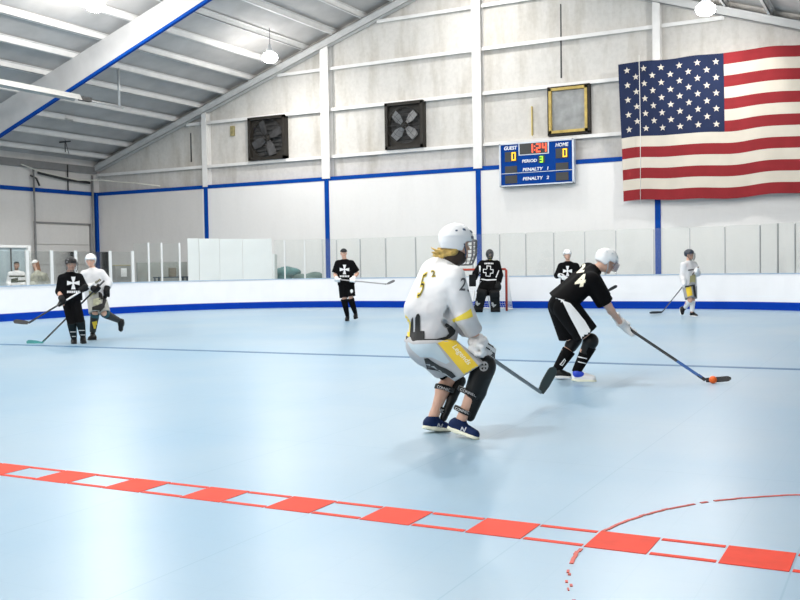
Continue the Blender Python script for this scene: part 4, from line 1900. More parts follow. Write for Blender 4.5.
def stick(name, butt, heel, tip, label, shaft_m, blade_m_, tape=None, bh=.065, mid=None, face=None):
    """hockey stick: butt end, heel, blade tip (world points)"""
    butt, heel, tip = Vector(butt), Vector(heel), Vector(tip)
    t = thing(name, label, 'hockey stick', (heel.x, heel.y, max(0, min(heel.z, tip.z) - .03)))
    d = (heel - butt).normalized()
    bl = (tip - heel)
    L = bl.length
    bl.normalize()
    u0 = -d if face is None else Vector(face)
    u = (u0 - bl * u0.dot(bl)).normalized()
    n = bl.cross(u)
    b = MB()
    end = heel - d * .05
    if mid is None:
        segs = [(butt, end, shaft_m)]
    else:
        m1 = butt.lerp(end, mid[0])
        segs = [(butt, m1, shaft_m), (m1, end, mid[1])]
    for i, (a, c, mm) in enumerate(segs):
        b = MB()
        x = (n - d * n.dot(d)).normalized()
        y = d.cross(x)
        b.obox((a + c) / 2, d * (c - a).length / 2, x * .0105, y * .015, .004)
        b.build('shaft' if i == 0 else 'lower_shaft', mm, t)
    b = MB()
    # blade: rounded outline with a slight curve, swept in slices
    N_ = 10
    rings = []
    for i in range(N_ + 1):
        s_ = i / N_
        c = heel + bl * L * s_ + n * .02 * (s_ ** 2)
        hgt = bh * (.62 + .38 * min(1, s_ * 3)) * (math.sqrt(max(0.02, 1 - ((s_ - .82) / .19) ** 2)) if s_ > .82 else 1)
        cz = c + u * (bh * .1 + .0 * s_)
        th = .006 if s_ > .1 else .010
        rings.append([b.bm.verts.new(cz + u * hgt / 2 + n * th), b.bm.verts.new(cz + u * hgt / 2 - n * th), b.bm.verts.new(cz - u * hgt / 2 - n * th), b.bm.verts.new(cz - u * hgt / 2 + n * th)])
    for r0, r1 in zip(rings, rings[1:]):
        for i in range(4):
            b.bm.faces.new((r0[i], r0[(i + 1) % 4], r1[(i + 1) % 4], r1[i]))
    b.bm.faces.new(rings[0])
    b.bm.faces.new(rings[-1][::-1])
    b.obox(heel - d * .06 + u * 0.0, d * .05, n * .010, d.cross(n) * .016)
    b.build('blade', blade_m_, t)
    if tape:
        b = MB()
        for q in range(4):
            c = butt + d * (.03 + q * .03)
            b.obox(c, d * .012, n * .0125, d.cross(n) * .017)
        b.build('grip_tape', tape, t)
    return t


def cross2d(c, w, h, sh=0.0):
    """eight-pointed cross with flared arms"""
    pts = []
    a, i_ = .40, .09
    base = [(-a, 1), (0, .82), (a, 1), (i_, i_), (1, a), (.82, 0), (1, -a), (i_, -i_), (a, -1), (0, -.82), (-a, -1), (-i_, -i_), (-1, -a), (-.82, 0), (-1, a), (-i_, i_)]
    base = [(-.36, 1), (.36, 1), (.12, .12), (1, .36), (1, -.36), (.12, -.12), (.36, -1), (-.36, -1), (-.12, -.12), (-1, -.36), (-1, .36), (-.12, .12)]
    return [(c[0] + x * w / 2 + y * sh, c[1] - y * h / 2) for x, y in base], [tuple(range(len(base)))]


white_print = mat('white_print', (.78, .78, .78), .7, .02)
yellow_print = mat('yellow_print', (.80, .62, .06), .7, .05)
# ------------------------------------------------------------------ A: near player in light jersey
ZA = 7.62
navy = mat('navy_shoe', (.004, .017, .07), .7, .15, 12, spec=.2)
cream = mat('cream_sole', (.72, .72, .58), .6, .05)
gold = mat('gold_cloth', (.74, .52, .035), .75, .08, 7, bump=.2)
pale_blue_cloth = mat('pale_blue_grey_cloth', (.46, .55, .60), .75, .06, 6, bump=.2)
spec = dict(z0=ZA, J=dict(
    head=(457.5, 244.5, -.02), neck=(446.5, 262.5, 0), pelvis=(430, 331, .02),
    shR=(454, 277, -.15), shL=(439, 272, .17), elR=(463.5, 316, -.17), wrR=(477.5, 341, -.10),
    elL=(456, 315, .26), wrL=(477, 339, .14),
    hiR=(434, 343, -.08), hiL=(429, 341, .10), knR=(484, 371, -.13), knL=(450, 377, .26),
    anR=(462.5, 417, -.14), anL=(434.5, 414, .14), heR=(448.5, 428.5, -.06), toR=(478.5, 440.5, -.24),
    heL=(423, 428.5, .10), toL=(451, 432, .17)))
J = px_joints(spec)
butt = at(482.5, 352.5, ZA - .12)
heelS = at(541.5, 393, ZA + 1.45)
tipS = at(554.5, 368, ZA + 1.52)
sd = (heelS - butt).normalized()
g1 = butt + sd * .10
g2 = butt - sd * .02
spec['gr'] = dict(R=(g1, -sd), L=(g2 + Vector((0, 0, 0)), -sd))
spec['hax'] = head_axes(RT * .82 + FW * .55 - UP * .06, (UP * 1 - RT * .05))
J, root = person(spec, 'person in light grey and white jersey crouching forward in the foreground, white caged helmet')
J['wrR'] = at(480.5, 344, ZA - .07)
J['wrL'] = g2 + UP * .075 - RT * .03 + FW * .05
VN = .0095
spec['face'] = True
body = build_body(spec, J, root, VN)
# hair out of the back of the helmet
H = J['head']
hf, hu, hr = spec['hax']
pr = []
rn = random.Random(11)
for i in range(26):
    a = H - hf * (.085 + rn.uniform(-.02, .01)) - hu * (.045 + rn.uniform(-.02, .03)) + hr * rn.uniform(-.07, .07)
    e_ = at(rn.uniform(430.5, 441), rn.uniform(247, 256), ZA + rn.uniform(-.10, .12))
    md = a.lerp(e_, .5) - UP * .02
    pr += [cap(a, md, .017, .014), cap(md, e_, .014, .004)]
pr.append(ell(H - hf * .06 - hu * .055, .07, .05, .05, hr, hf, hu))
skin('hair', pr, hair_blond, root, .007, .01)
skin('dark_neck_cover', [cap(H - hf * .05 - hu * .06, J['neck'] + UP * .01, .062, .058), cap(H - hf * .01 - hu * .07, J['neck'] + hf * .035 + UP * .015, .056, .055), cap(H + hf * .0 - hu * .085, H + hf * .04 - hu * .11, .047, .038), cap(H - hu * .1, J['neck'] - UP * .01, .066, .07)], mat('dark_neck_brown', (.035, .02, .012), .7, .3, 20), root, .008, .015)  # dark brown mass covering the neck and jaw
hm = build_helmet(J, spec, root, white_helmet, .0075, 1.13, cage=mat('cage_steel', (.16, .16, .165), .4, metal=.4), dark=mat('helmet_dark_blue', (.04, .07, .13), .4))

# jersey
jw = mat('jersey_white', (.80, .80, .80), .8, .03, 6, bump=.25)
jg = mat('jersey_grey', (.50, .50, .51), .8, .04, 6, bump=.25)


def pickA(c):
    x, y = to_px(c)
    return 0


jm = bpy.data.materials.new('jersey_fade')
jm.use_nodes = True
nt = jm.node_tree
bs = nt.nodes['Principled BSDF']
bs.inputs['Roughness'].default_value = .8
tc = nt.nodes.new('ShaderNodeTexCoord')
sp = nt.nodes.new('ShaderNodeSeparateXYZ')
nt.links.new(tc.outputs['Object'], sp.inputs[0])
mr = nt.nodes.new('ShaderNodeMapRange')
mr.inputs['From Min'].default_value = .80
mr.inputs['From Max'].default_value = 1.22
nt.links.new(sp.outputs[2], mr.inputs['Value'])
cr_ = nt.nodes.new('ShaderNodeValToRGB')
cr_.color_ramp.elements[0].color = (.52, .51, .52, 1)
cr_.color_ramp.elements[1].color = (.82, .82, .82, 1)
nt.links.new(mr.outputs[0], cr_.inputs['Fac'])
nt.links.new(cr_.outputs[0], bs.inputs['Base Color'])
nz = nt.nodes.new('ShaderNodeTexNoise')
nz.inputs['Scale'].default_value = 5
nt.links.new(tc.outputs['Object'], nz.inputs['Vector'])
bp = nt.nodes.new('ShaderNodeBump')
bp.inputs['Strength'].default_value = .8
bp.inputs['Distance'].default_value = .05
nt.links.new(nz.outputs['Fac'], bp.inputs['Height'])
nt.links.new(bp.outputs[0], bs.inputs['Normal'])

up, lat, fwd = frame_of(J)
sm = (J['shR'] + J['shL']) / 2
pv = J['pelvis']
hemp = (at(437, 341, ZA), (at(437.6, 351, ZA) - at(437, 341, ZA)).normalized())
pr = []
hem_c = at(429, 341, ZA)
for sd_ in (-1, 1):
    pr.append(cap(sm - up * .10 + lat * sd_ * .075, pv + lat * sd_ * .07 - up * .2, .135, .165, (fwd, .98), clip=[hemp], k=.05))
pr.append(cap(at(437, 275, ZA + .03), at(424, 310, ZA + .0), .14, .16, k=.06))
pr.append(cap(J['shR'] - lat * .02, J['shL'] + lat * .02, .082, k=.05))
pr.append(cap(sm - up * .02, J['neck'] - up * .012, .095, .078, clip=[(J['neck'] + up * .022, up)], k=.05))
# belly and front pouch of loose cloth
pr.append(cap(at(445, 300, ZA), at(440, 333, ZA), .12, .14, clip=[hemp], k=.06))
for s_, e_ in (('R', at(466, 318, ZA - .17)), ('L', J['elL'])):
    sh, el, wr = J['sh' + s_], e_, J['wr' + s_]
    pr.append(cap(sh, el, .088, .078, k=.03))
    d_ = (wr - el).normalized()
    cp_ = at(475.5, 332, ZA - .13) if s_ == 'R' else el.lerp(wr, .55)
    pr.append(cap(el, wr + d_ * .05, .078, .072, clip=[(cp_, d_)], k=.03))
# folds pressed into the cloth
for a_, b_c in (((441, 287), (449, 318)), ((433, 300), (447, 316)), ((428, 312), (446, 324)), ((462, 292), (460, 318))):
    q0, q1 = at(*a_, ZA - .30), at(*b_c, ZA - .30)
    hit0 = q0
    pr.append(cap(at(a_[0], a_[1], ZA - .135), at(b_c[0], b_c[1], ZA - .17), .020, .028, op='sub'))
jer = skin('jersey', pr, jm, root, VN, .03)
blk = mat('black_print', (.012, .012, .012), .7)
# skyline at the back hem, yellow behind it
decal('yellow_skyline', pxpoly((404.5, 314), (407.5, 317), (410.5, 322), (411, 340), (403.5, 338)), jer, mat('yellow_print', (.80, .62, .06)), .003)
decal('black_skyline', merge2d(pxpoly((410.5, 326), (411.5, 319), (413, 317), (413.2, 332), (415, 332), (415.2, 318), (416.5, 314.5), (418.5, 313.5), (420, 316), (420.2, 331), (424.5, 331), (424.5, 340.3), (404, 338), (404.3, 335), (409.6, 337))), jer, blk, .006)
decal('hem_trim', pxpoly((404, 335.5), (410, 338), (424, 339), (437, 338.8), (446, 336.5), (449, 333.5), (447, 329), (444.5, 325), (446.5, 323), (452, 326.5), (455.5, 330.5), (454.5, 334), (450, 338), (443, 341), (432, 342.5), (415, 341.8), (404, 339)), jer, blk, .005)
decal('back_number', place2d(text2d('2', .035, .1), (433, 274), (9, -1), (-2, -9)), jer, mat('yellow_print', (.80, .62, .06)), .004, 1.5)
decal('back_number', place2d(text2d('5', .03, .1), (421.5, 286.5), (13, -8), (7, -32)), jer, mat('yellow_print', (.80, .62, .06)), .004, 1.5)
decal('number_outline', place2d(text2d('2', -.005, .1), (433, 274), (8, -1), (-1.8, -8)), jer, blk, .009, 1.5)
decal('number_outline', place2d(text2d('5', -.02, .1), (421.5, 286.5), (13, -8), (7, -32)), jer, blk, .009, 1.5)
decal('sleeve_number', place2d(text2d('2', .012, .1), (462.5, 285), (13, .6), (1.5, -18)), jer, mat('grey_print', (.10, .10, .11), .7), .005, 1.5)
decal('sleeve_number', place2d(text2d('5', .012, .1), (468.5, 286.5), (6, .8), (0, -17)), jer, mat('grey_print', (.10, .10, .11), .7), .005, 1.5)
decal('sleeve_band', pxpoly((452, 319.5), (459, 316), (466, 312), (471, 308.5), (473, 316.5), (468, 318.5), (460, 320.5), (453.5, 322.5)), jer, mat('yellow_print', (.80, .62, .06)), .004, 1.5)

# shorts, long and loose
pr = []
pr.append(cap(at(429, 344, ZA - .05), at(427, 345, ZA + .08), .15, .15, clip=[(at(437, 339.5, ZA), (at(437, 339.5, ZA) - at(437.6, 349.5, ZA)).normalized())], k=.06))
hR0, hR1 = at(434, 346, ZA - .09), at(470, 371.5, ZA - .14)
dR = (hR1 - hR0).normalized()
pr.append(cap(hR0, hR1 + dR * .1, .140, .125, clip=[(at(437, 339.5, ZA), (at(437, 339.5, ZA) - at(437.6, 349.5, ZA)).normalized()), (at(470, 372, ZA - .13), (dR * .9 + RT * -.25 - UP * .25).normalized())], k=.06))
hL0, hL1 = at(425, 344, ZA + .10), at(446, 366, ZA + .22)
dL = (hL1 - hL0).normalized()
pr.append(cap(hL0, hL1 + dL * .1, .140, .125, clip=[(at(437, 339.5, ZA), (at(437, 339.5, ZA) - at(437.6, 349.5, ZA)).normalized()), (hL1, dL)], k=.06))
pr.append(cap(at(418, 345, ZA), at(424, 356, ZA + .1), .09, .06, k=.05))
sh_ = skin('shorts', pr, grey_cloth, root, VN, .03)
decal('gold_side_panel', pxpoly((437.5, 343), (447, 339.5), (454, 338.5), (460, 345), (468, 354), (478, 365.5), (477, 369), (471.5, 373.5), (465.5, 376), (457, 366), (448, 355)), sh_, gold, .004, 2)
decal('shorts_lettering', place2d(text2d('Legends', .012, .2), (461.5, 354.5), (5.0, 5.6), (5.2, -4.8)), sh_, mat('cream_print', (.85, .82, .62), .7), .008, 1.5)
decal('pale_blue_panel', pxpoly((406, 341), (413, 344.5), (436, 343.2), (450, 362), (446, 364), (432, 357.5), (420, 357), (412, 350)), sh_, pale_blue_cloth, .004, 2)
decal('black_vent_panel', pxpoly((432, 361), (440, 366), (446, 368.5), (452, 372), (456, 376.5), (452, 378.5), (446, 374), (436, 370.5), (427, 369), (424, 358.5), (428, 358)), sh_, blk, .005, 2)
# dark under-shorts flap behind
skin('under_shorts', [cap(at(427, 359, ZA + .14), at(441, 368, ZA + .2), .045, .055, k=.02), cap(at(430, 366, ZA + .14), at(436, 367, ZA + .16), .035, k=.02), cap(at(445, 369, ZA + .22), at(452, 378, ZA + .25), .085, .075, clip=[(at(449, 374.5, ZA + .24), (at(456, 382, ZA) - at(449, 373, ZA)).normalized())], k=.02)], black_cloth, root, VN, .02)

# right leg (near): full black shin guard with knee cap
kn, an = J['knR'], J['anR']
sh_dir = (an - kn).normalized()
kf = (RT * .9 + FW * .1)
kf = (kf - sh_dir * kf.dot(sh_dir)).normalized()
g = skin('shin_guard', [ell(at(486.5, 366, ZA - .13), .075, .075, .085, k=.03), cap(at(484, 372, ZA - .13), at(477.5, 392, ZA - .13), .078, .066, k=.02), cap(at(477.5, 392, ZA - .13), at(469.5, 416, ZA - .12), .066, .045, clip=[(at(466.5, 418.5, ZA), sh_dir)], k=.02), ell(at(482, 377, ZA - .14), .075, .08, .03, k=.012), cap(at(480, 373, ZA - .16), at(474, 390, ZA - .165), .078, .068), cap(at(473.5, 390, ZA - .13), at(468, 410, ZA - .13), .055, .04)], black_plastic, root, VN, .02)
decal('knee_emblem', merge2d(cross2d((484, 366.5), 7, 9), place2d(text2d('O', .01), (483.8, 367), (12, 0), (1, -14))), g, mat('grey_emblem', (.28, .29, .30), .6), .006, 1.5)
strap_m = mat('white_strap_print', (.55, .55, .55), .7)
for (xa, ya, xb, yb) in ((460.5, 389, 478.0, 396.5), (455.5, 408, 470.5, 413.5)):
    c_ = at((xa + xb) / 2, (ya + yb) / 2, ZA - .13)
    n_ = -sh_dir
    rr = .098 if ya < 400 else .076
    s_ = skin('strap', [cap(c_ - n_ * .05, c_ + n_ * .05, rr, clip=[(c_ + n_ * .018, n_), (c_ - n_ * .018, -n_)], k=0)], black_plastic, g, .0075, 0)
    decal('strap_lettering', place2d(text2d('CONNEC' if ya < 400 else 'CONNEC', .01), ((xa + xb) / 2 - 1, (ya + yb) / 2), ((xb - xa) * .215, (yb - ya) * .215), (1.2, -3.6)), s_, strap_m, .004, 1.5)
# left leg (far, bare calf): shin guard on the front only
kn, an = J['knL'], J['anL']
sh_dir = (an - kn).normalized()
g = skin('shin_guard', [cap(at(460.5, 381, ZA + .25), at(452, 398, ZA + .2), .045, .038, k=.02), cap(at(452, 398, ZA + .2), at(443.5, 418, ZA + .16), .038, .03, k=.02)], black_plastic, root, VN, .02)
for (x_, y_, rr) in ((443.5, 388.5, .082), (438.5, 409.5, .064)):
    c_ = at(x_ + 1, y_, ZA + .19)
    n_ = (at(x_ + 5, y_ - 14, ZA + .22) - at(x_ + 1, y_, ZA + .19)).normalized()
    s_ = skin('strap', [cap(c_ - n_ * .05, c_ + n_ * .05, rr, clip=[(c_ + n_ * .02, n_), (c_ - n_ * .02, -n_)], k=0)], black_plastic, g, .0075, 0)
    decal('strap_lettering', place2d(text2d('CONNEC', .01), (x_, y_), (3.0 if y_ < 400 else 2.4, .9), (1.0, -3.8)), s_, strap_m, .004, 1.5)
for s_ in 'RL':
    so = build_shoe(J, s_, root, navy, cream, .007, 1.0, lace=mat('pale_laces', (.45, .5, .6), .7))
    cx_, cy_ = (462.5, 429.5) if s_ == 'R' else (439, 426)
    decal('shoe_letter', place2d(text2d('N', .03, .3), (cx_, cy_), (7, 1.2), (0.5, -6.5)), so, mat('silver_print', (.40, .43, .48), .5), .004, 1.5)
for s_ in 'RL':
    gl_ = build_glove(J, spec, s_, root, white_leather, .006, 1.35, .28)
    if s_ == 'R':
        _bvh.pop(gl_.name, None)
        for k_, pl_ in enumerate((((488, 343), (495, 347), (501, 354.5), (500.2, 355.5), (494, 348.4), (487.6, 344)), ((484, 345.5), (490, 349), (495, 354), (494.3, 354.9), (489.4, 350.2), (483.6, 346.5)), ((479.5, 352), (485, 356), (491, 360.5), (490.5, 361.5), (484.5, 357.2), (479, 353)), ((491, 355), (494, 352.5), (498, 356), (497, 361), (493, 360.5), (490.5, 358)), ((472.5, 339), (476, 341), (479.5, 344.5), (479, 345.4), (475.4, 342), (472, 340)))):
            decal('glove_piping_and_shade', pxpoly(*pl_), gl_, black_plastic, .004, 1.5)  # piping lines, plus one patch painting the shaded hollow of the palm
stick('hockey_stick', butt - sd * .03, heelS, tipS, 'dark grey stick held low by the foreground player in the light jersey, blade turned up', mat('dark_grey_shaft', (.10, .115, .12), .35, .1, 10), mat('dark_green_blade', (.02, .035, .035), .45), mat('green_black_tape', (.01, .03, .02), .8), bh=.095, face=-RT * .95 + UP * .2 - FW * .3)

# ------------------------------------------------------------------ B: ball carrier in black
ZB = 11.05
spec = dict(z0=ZB, J=dict(
    head=(606.5, 262, 0), neck=(595.5, 269.8, .02), pelvis=(561.5, 301.5, .04),
    shR=(591, 281, -.16), shL=(588, 271, .19), elR=(605, 303, -.10), wrR=(622, 325, .08),
    elL=(603, 298, .28), wrL=(619, 319, .26),
    hiR=(564, 309, -.09), hiL=(559, 308, .12), knR=(591.5, 342, -.14), knL=(573, 344, .16),
    anR=(577, 370, -.08), anL=(557, 369, .16), heR=(572, 380.5, -.02), toR=(597, 382, -.12),
    heL=(552, 377.5, .16), toL=(572, 378.5, .1)))
butt = at(624, 325.5, ZB + .34)
heelS = ground(706, 380.5, .03)
tipS = ground(731, 380.0, .035)
sd = (heelS - butt).normalized()
spec['gr'] = dict(R=(butt + sd * .12, -sd), L=(butt + sd * .0, -sd))
spec['hax'] = head_axes(RT * .86 + FW * .12 - UP * .48, UP)
J, root = person(spec, 'person in black jersey with a white helmet leaning over the orange ball')
J['wrR'] = at(622.5, 325, ZB + .27)
J['wrL'] = at(618.5, 320, ZB + .33)
VB = .012
build_body(spec, J, root, VB)
visor_m = mat('smoky_visor', (.10, .07, .09), .1)
vm = bpy.data.materials.new('tinted_visor')
vm.use_nodes = True
vb = vm.node_tree
vb.nodes['Principled BSDF'].inputs['Base Color'].default_value = (.25, .2, .24, 1)
vb.nodes['Principled BSDF'].inputs['Alpha'].default_value = .45
vb.nodes['Principled BSDF'].inputs['Roughness'].default_value = .1
build_helmet(J, spec, root, white_helmet, .010, 1.04, visor=vm, dark=mat('pale_vent', (.5, .55, .58), .5))
jer = build_top('jersey', J, root, black_cloth, VB, 1.0, sleeve=1.0, hem=.03, loose=1.12, sl_r=(.10, .09), flare=1.05)
decal('back_number', place2d(text2d('2', .05), (581.5, 268.5), (14, -2), (4, -12)), jer, mat('cream_number', (.82, .78, .60), .7), .005, 2)
decal('back_number', place2d(text2d('4', .05), (580.5, 281.5), (19, -3), (3, -16)), jer, mat('cream_number', (.82, .78, .60), .7), .005, 2)
decal('undershirt_edge', pxpoly((551, 297.5), (556, 297.8), (564, 300), (570, 303.5), (575, 308.5), (577.5, 313), (574, 312), (570, 307.5), (563, 303.2), (556, 300.8), (551, 300.2)), jer, white_cloth, .012, 2)
wst = build_shorts(J, root, black_cloth, VB, 1.04, {'R': .80, 'L': .80}, (.145, .14), top=.04)
decal('white_side_panel', pxpoly((562, 300.5), (570, 303), (577, 311), (585, 321), (593, 334.5), (586, 339), (582, 339.5), (576, 328), (569, 315)), wst, white_cloth, .006, 2)
up, lat, fwd = frame_of(J)
skin('undershirt_hem', [cap(at(553.5, 299, ZB), at(566.5, 303.5, ZB - .06), .018, .02), cap(at(566.5, 303.5, ZB - .14), at(577, 310, ZB - .17), .02, .03)], white_cloth, root, .008, .01)
skin('waist', [cap(at(561, 304, ZB - .03), at(560, 306, ZB + .08), .135, .13)], black_cloth, wst, VB, .03)
knee = skin('knee_pad', [ell(at(591, 341, ZB - .14), .085, .085, .09, k=.02), cap(at(590, 342, ZB - .14), at(586, 352, ZB - .12), .08, .07)], black_plastic, root, VB, .02)
knee2 = skin('knee_pad', [cap(at(575, 339, ZB + .16), at(571, 346, ZB + .16), .085, .075)], black_plastic, root, VB, .02)
for s_, dd in (('R', -.1), ('L', .16)):
    t0 = .12 if s_ == 'R' else .22
    so = skin('shin_sock', [seg(J['kn' + s_], J['an' + s_].lerp(J['he' + s_], .25), t0, 1.0, .082, .05)], black_cloth, root, VB, .01)
    if s_ == 'R':
        for yy in (357, 362):
            decal('white_stripe', pxpoly((578, yy - .8), (587, yy + 1.2), (587, yy + 2.2), (578, yy + .2)), so, white_print, .005, 2)
    else:
        decal('white_mark', merge2d(pxpoly((560, 364), (564.5, 358.5), (565, 359.3), (561, 364.3)), pxpoly((564.5, 358.5), (566, 360.5), (562.5, 366), (562, 365.3), (565, 360.8)), pxpoly((560, 364), (562.8, 365.2), (562.5, 366), (559.5, 364.6))), so, white_print, .005, 2)
blue_lace = mat('bright_blue', (.02, .06, .55), .5)
build_shoe(J, 'R', root, white_leather, cream, .009, 1.08, lace=None)
lg = skin('shoe_collar', [cap(J['anR'] - UP * .035, J['anR'] - UP * .06 + RT * .05, .052, .04)], blue_lace, root, .009, .01)
build_shoe(J, 'L', root, black_plastic, mat('white_sole', (.7, .7, .7), .6), .009, 1.0)
for s_ in 'RL':
    build_glove(J, spec, s_, root, white_leather, .009, 1.05, 1.0, trim=mat('grey_piping', (.35, .36, .38), .6))
stick('hockey_stick', butt - sd * .03, heelS, tipS, 'black stick with a blue lower shaft reaching to the orange ball', mat('black_shaft', (.015, .018, .02), .3), mat('black_blade', (.012, .012, .014), .5), black_plastic, bh=.07, mid=(.70, mat('blue_shaft', (.02, .09, .30), .3)))
bc = ground(713, 383.5, .0)
b_ = MB()
R_ = .042
b_.lathe((bc.x, bc.y, 0), [(R_ * math.sin(math.pi * i / 14), R_ - R_ * math.cos(math.pi * i / 14)) for i in range(15)], 24)
tag(b_.build('hockey_ball', mat('orange_ball', (.85, .13, .01), .45, .04, 10)), 'bright orange street hockey ball by the stick blade on the floor', 'ball')
# ------------------------------------------------------------------ C: black jersey behind the ball carrier
VF = .02


def emblem_shirt(o, c, w, h, word=True, sh=0.0, mname=white_print):
    decal('cross_emblem', cross2d(c, w, h, sh), o, mname, .006, 2)
    if word:
        ps = []
        for i in range(6):
            x = c[0] + (i - 2.5) * w * .17
            ps.append(pxpoly((x - w * .065, c[1] + h * .62), (x + w * .065, c[1] + h * .62), (x + w * .05, c[1] + h * .80), (x - w * .07, c[1] + h * .80)))
        decal('shirt_lettering', merge2d(*ps), o, mname, .006, 2)


Z = 25.2
spec = dict(z0=Z, J=dict(
    head=(567.3, 255, 0), neck=(568, 262.3, 0), pelvis=(568.5, 284, 0),
    shR=(561, 266, 0), shL=(576, 266, .02), elR=(557, 275.5, -.02), wrR=(561.5, 275.5, -.22),
    elL=(580, 276, 0), wrL=(576, 282.5, -.16),
    hiR=(566, 287, 0), hiL=(571.5, 287, 0), knR=(565, 301, -.05), knL=(572, 301, -.03),
    anR=(564.5, 313, 0), anL=(573, 313, 0), heR=(564.5, 316, .06), toR=(563, 317.2, -.14),
    heL=(573, 316, .06), toL=(575, 317.2, -.12)))
butt = at(560, 274.5, Z - .30)
heelS = at(608, 291, Z - .1)
tipS = at(617, 285.8, Z - .1)
sd = (heelS - butt).normalized()
spec['gr'] = dict(R=(at(565.5, 279, Z - .28), -sd), L=(at(576.5, 281, Z - .24), -sd))
spec['hax'] = head_axes(-FW + RT * .12, UP)
J, root = person(spec, 'person in black cross-emblem jersey, white helmet, half hidden behind the ball carrier\'s back')
build_body(spec, J, root, .014)
build_helmet(J, spec, root, white_helmet, .014, 1.03)
jer = build_top('jersey', J, root, black_cloth, .016, 1.0, sleeve=1.55, hem=.02, loose=.95)
emblem_shirt(jer, (567.5, 271), 9, 10, False)
build_shorts(J, root, black_cloth, VF, 1.0, .8)
for s_ in 'RL':
    leg_band('shin_sock', J, s_, .05, .95, .075, .05, black_cloth, root, VF)
    build_shoe(J, s_, root, black_plastic, black_plastic, VF)
    build_glove(J, spec, s_, root, white_leather, .012, 1.1, 1.3)
stick('hockey_stick', butt, heelS, tipS, 'black stick whose raised blade shows against the boards right of the ball carrier\'s chest', mat('black_shaft', (.015, .018, .02)), mat('black_blade', (.012, .012, .014)), None, bh=.08)

# ------------------------------------------------------------------ E: black T-shirt player in the middle distance
Z = 24.3
spec = dict(z0=Z, J=dict(
    head=(343.7, 253.3, 0), neck=(344.7, 260.4, 0), pelvis=(346.2, 284, 0),
    shR=(338, 263.5, 0), shL=(351.5, 263.5, 0), elR=(335, 274.5, 0), wrR=(337, 279.5, -.24),
    elL=(357.2, 273.5, .02), wrL=(353, 279, -.20),
    hiR=(343.3, 287, 0), hiL=(349.8, 287, 0), knR=(344.6, 302, -.06), knL=(351.3, 301, -.04),
    anR=(347.6, 316.5, .02), anL=(355.6, 313.5, .05), heR=(348, 320, .08), toR=(346.5, 321.3, -.12),
    heL=(356.3, 317.3, .12), toL=(355.4, 319.3, -.08)))
butt = at(334.5, 279.0, Z - .32)
heelS = at(387, 284.2, Z - .32)
tipS = at(395, 280.6, Z - .32)
sd = (heelS - butt).normalized()
spec['gr'] = dict(R=(at(337.2, 279.4, Z - .32), sd), L=(at(352.3, 280.9, Z - .32), sd))
spec['hax'] = head_axes(-FW + RT * .15, UP)
J, root = person(spec, 'person in black cross-emblem t-shirt and cap, alone left of centre by the end boards')
build_body(spec, J, root, .014)
capm = mat('dark_cap', (.008, .01, .012), .8)
H = J['head']
hf, hu, hr = spec['hax']
skin('cap', [ell(H + hu * .035, .088, .108, .09, hr, hf, hu, clip=[(H + hu * .035, -hu)]), ell(H + hf * .10 + hu * .045, .07, .07, .012, hr, hf, hu)], capm, root, .011, .01)
jer = build_top('t_shirt', J, root, black_cloth, .016, 1.0, sleeve=.85, hem=.03, loose=.95, sl_r=(.085, .09))
emblem_shirt(jer, (344.5, 269.5), 9.5, 9.5)
shn = build_shorts(J, root, black_cloth, .016, 1.0, {'R': .72, 'L': .68}, (.12, .115))
decal('white_badge', merge2d(pxpoly((350.2, 290.2), (351.7, 289), (353, 290.2), (353, 292), (351.7, 293.2), (350.2, 292))), shn, white_print, .006, 2)
for s_ in 'RL':
    leg_band('shin_sock', J, s_, -.2, .97, .09, .052, black_cloth, root, .016)
    build_shoe(J, s_, root, black_plastic, black_plastic, .014, high=True)
    build_glove(J, spec, s_, root, white_leather, .012, 1.1, 1.0)
stick('hockey_stick', butt, heelS, tipS, 'thin grey stick held level by the player in the cross-emblem t-shirt', mat('pale_shaft', (.35, .33, .32), .4), mat('grey_blade', (.16, .15, .15), .5), None, bh=.06)

# ------------------------------------------------------------------ F: pale jersey player on the right
Z = 23.8
spec = dict(z0=Z, J=dict(
    head=(689.5, 254.8, 0), neck=(688.6, 261.8, 0), pelvis=(689.6, 286, 0),
    shR=(683.6, 265.5, -.06), shL=(694, 264.8, .08), elR=(682.6, 276.5, -.05), wrR=(683.8, 283, -.20),
    elL=(697.5, 273.5, .0), wrL=(696.6, 271.8, -.22),
    hiR=(687.2, 288.3, -.03), hiL=(692.2, 288.3, .05), knR=(690, 300.5, -.14), knL=(692.5, 300.5, .0),
    anR=(684.8, 308, .2), anL=(692, 312.6, -.02), heR=(681.5, 307, .26), toR=(682, 315.5, .17),
    heL=(690, 316, .06), toL=(698, 317, -.12)))
butt = at(698.5, 267, Z - .34)
heelS = ground(662, 312.3, .04)
tipS = ground(650, 313.3, .05)
sd = (heelS - butt).normalized()
spec['gr'] = dict(R=(butt + sd * (at(684, 285, Z) - at(698.5, 267, Z)).length, -sd), L=(butt + sd * .12, -sd))
spec['hax'] = head_axes(-FW * .8 + RT * .6, UP)
J, root = person(spec, 'person in pale jersey with a dark helmet standing by the end boards under the flag')
build_body(spec, J, root, .014)
build_helmet(J, spec, root, mat('dark_blue_helmet', (.03, .04, .055), .3), .013, 1.0, cage=dark_metal)
jer = build_top('jersey', J, root, mat('pale_jersey', (.66, .66, .67), .8, .04, 6, bump=.2), .016, .98, sleeve=1.8, hem=.03, loose=.9)
decal('script_mark', merge2d(pxpoly((688, 269.6), (694, 268.8), (694, 270.2), (688, 271))), jer, mat('grey_print', (.10, .10, .11)), .006, 2)
decal('olive_panel', pxpoly((690, 276), (695.5, 274), (695.5, 283.5), (689.5, 284)), jer, mat('olive_yellow', (.36, .33, .16), .8), .006, 2)
shn = build_shorts(J, root, mat('grey_shorts', (.33, .33, .34), .8), .016, .95, .85, (.125, .12))
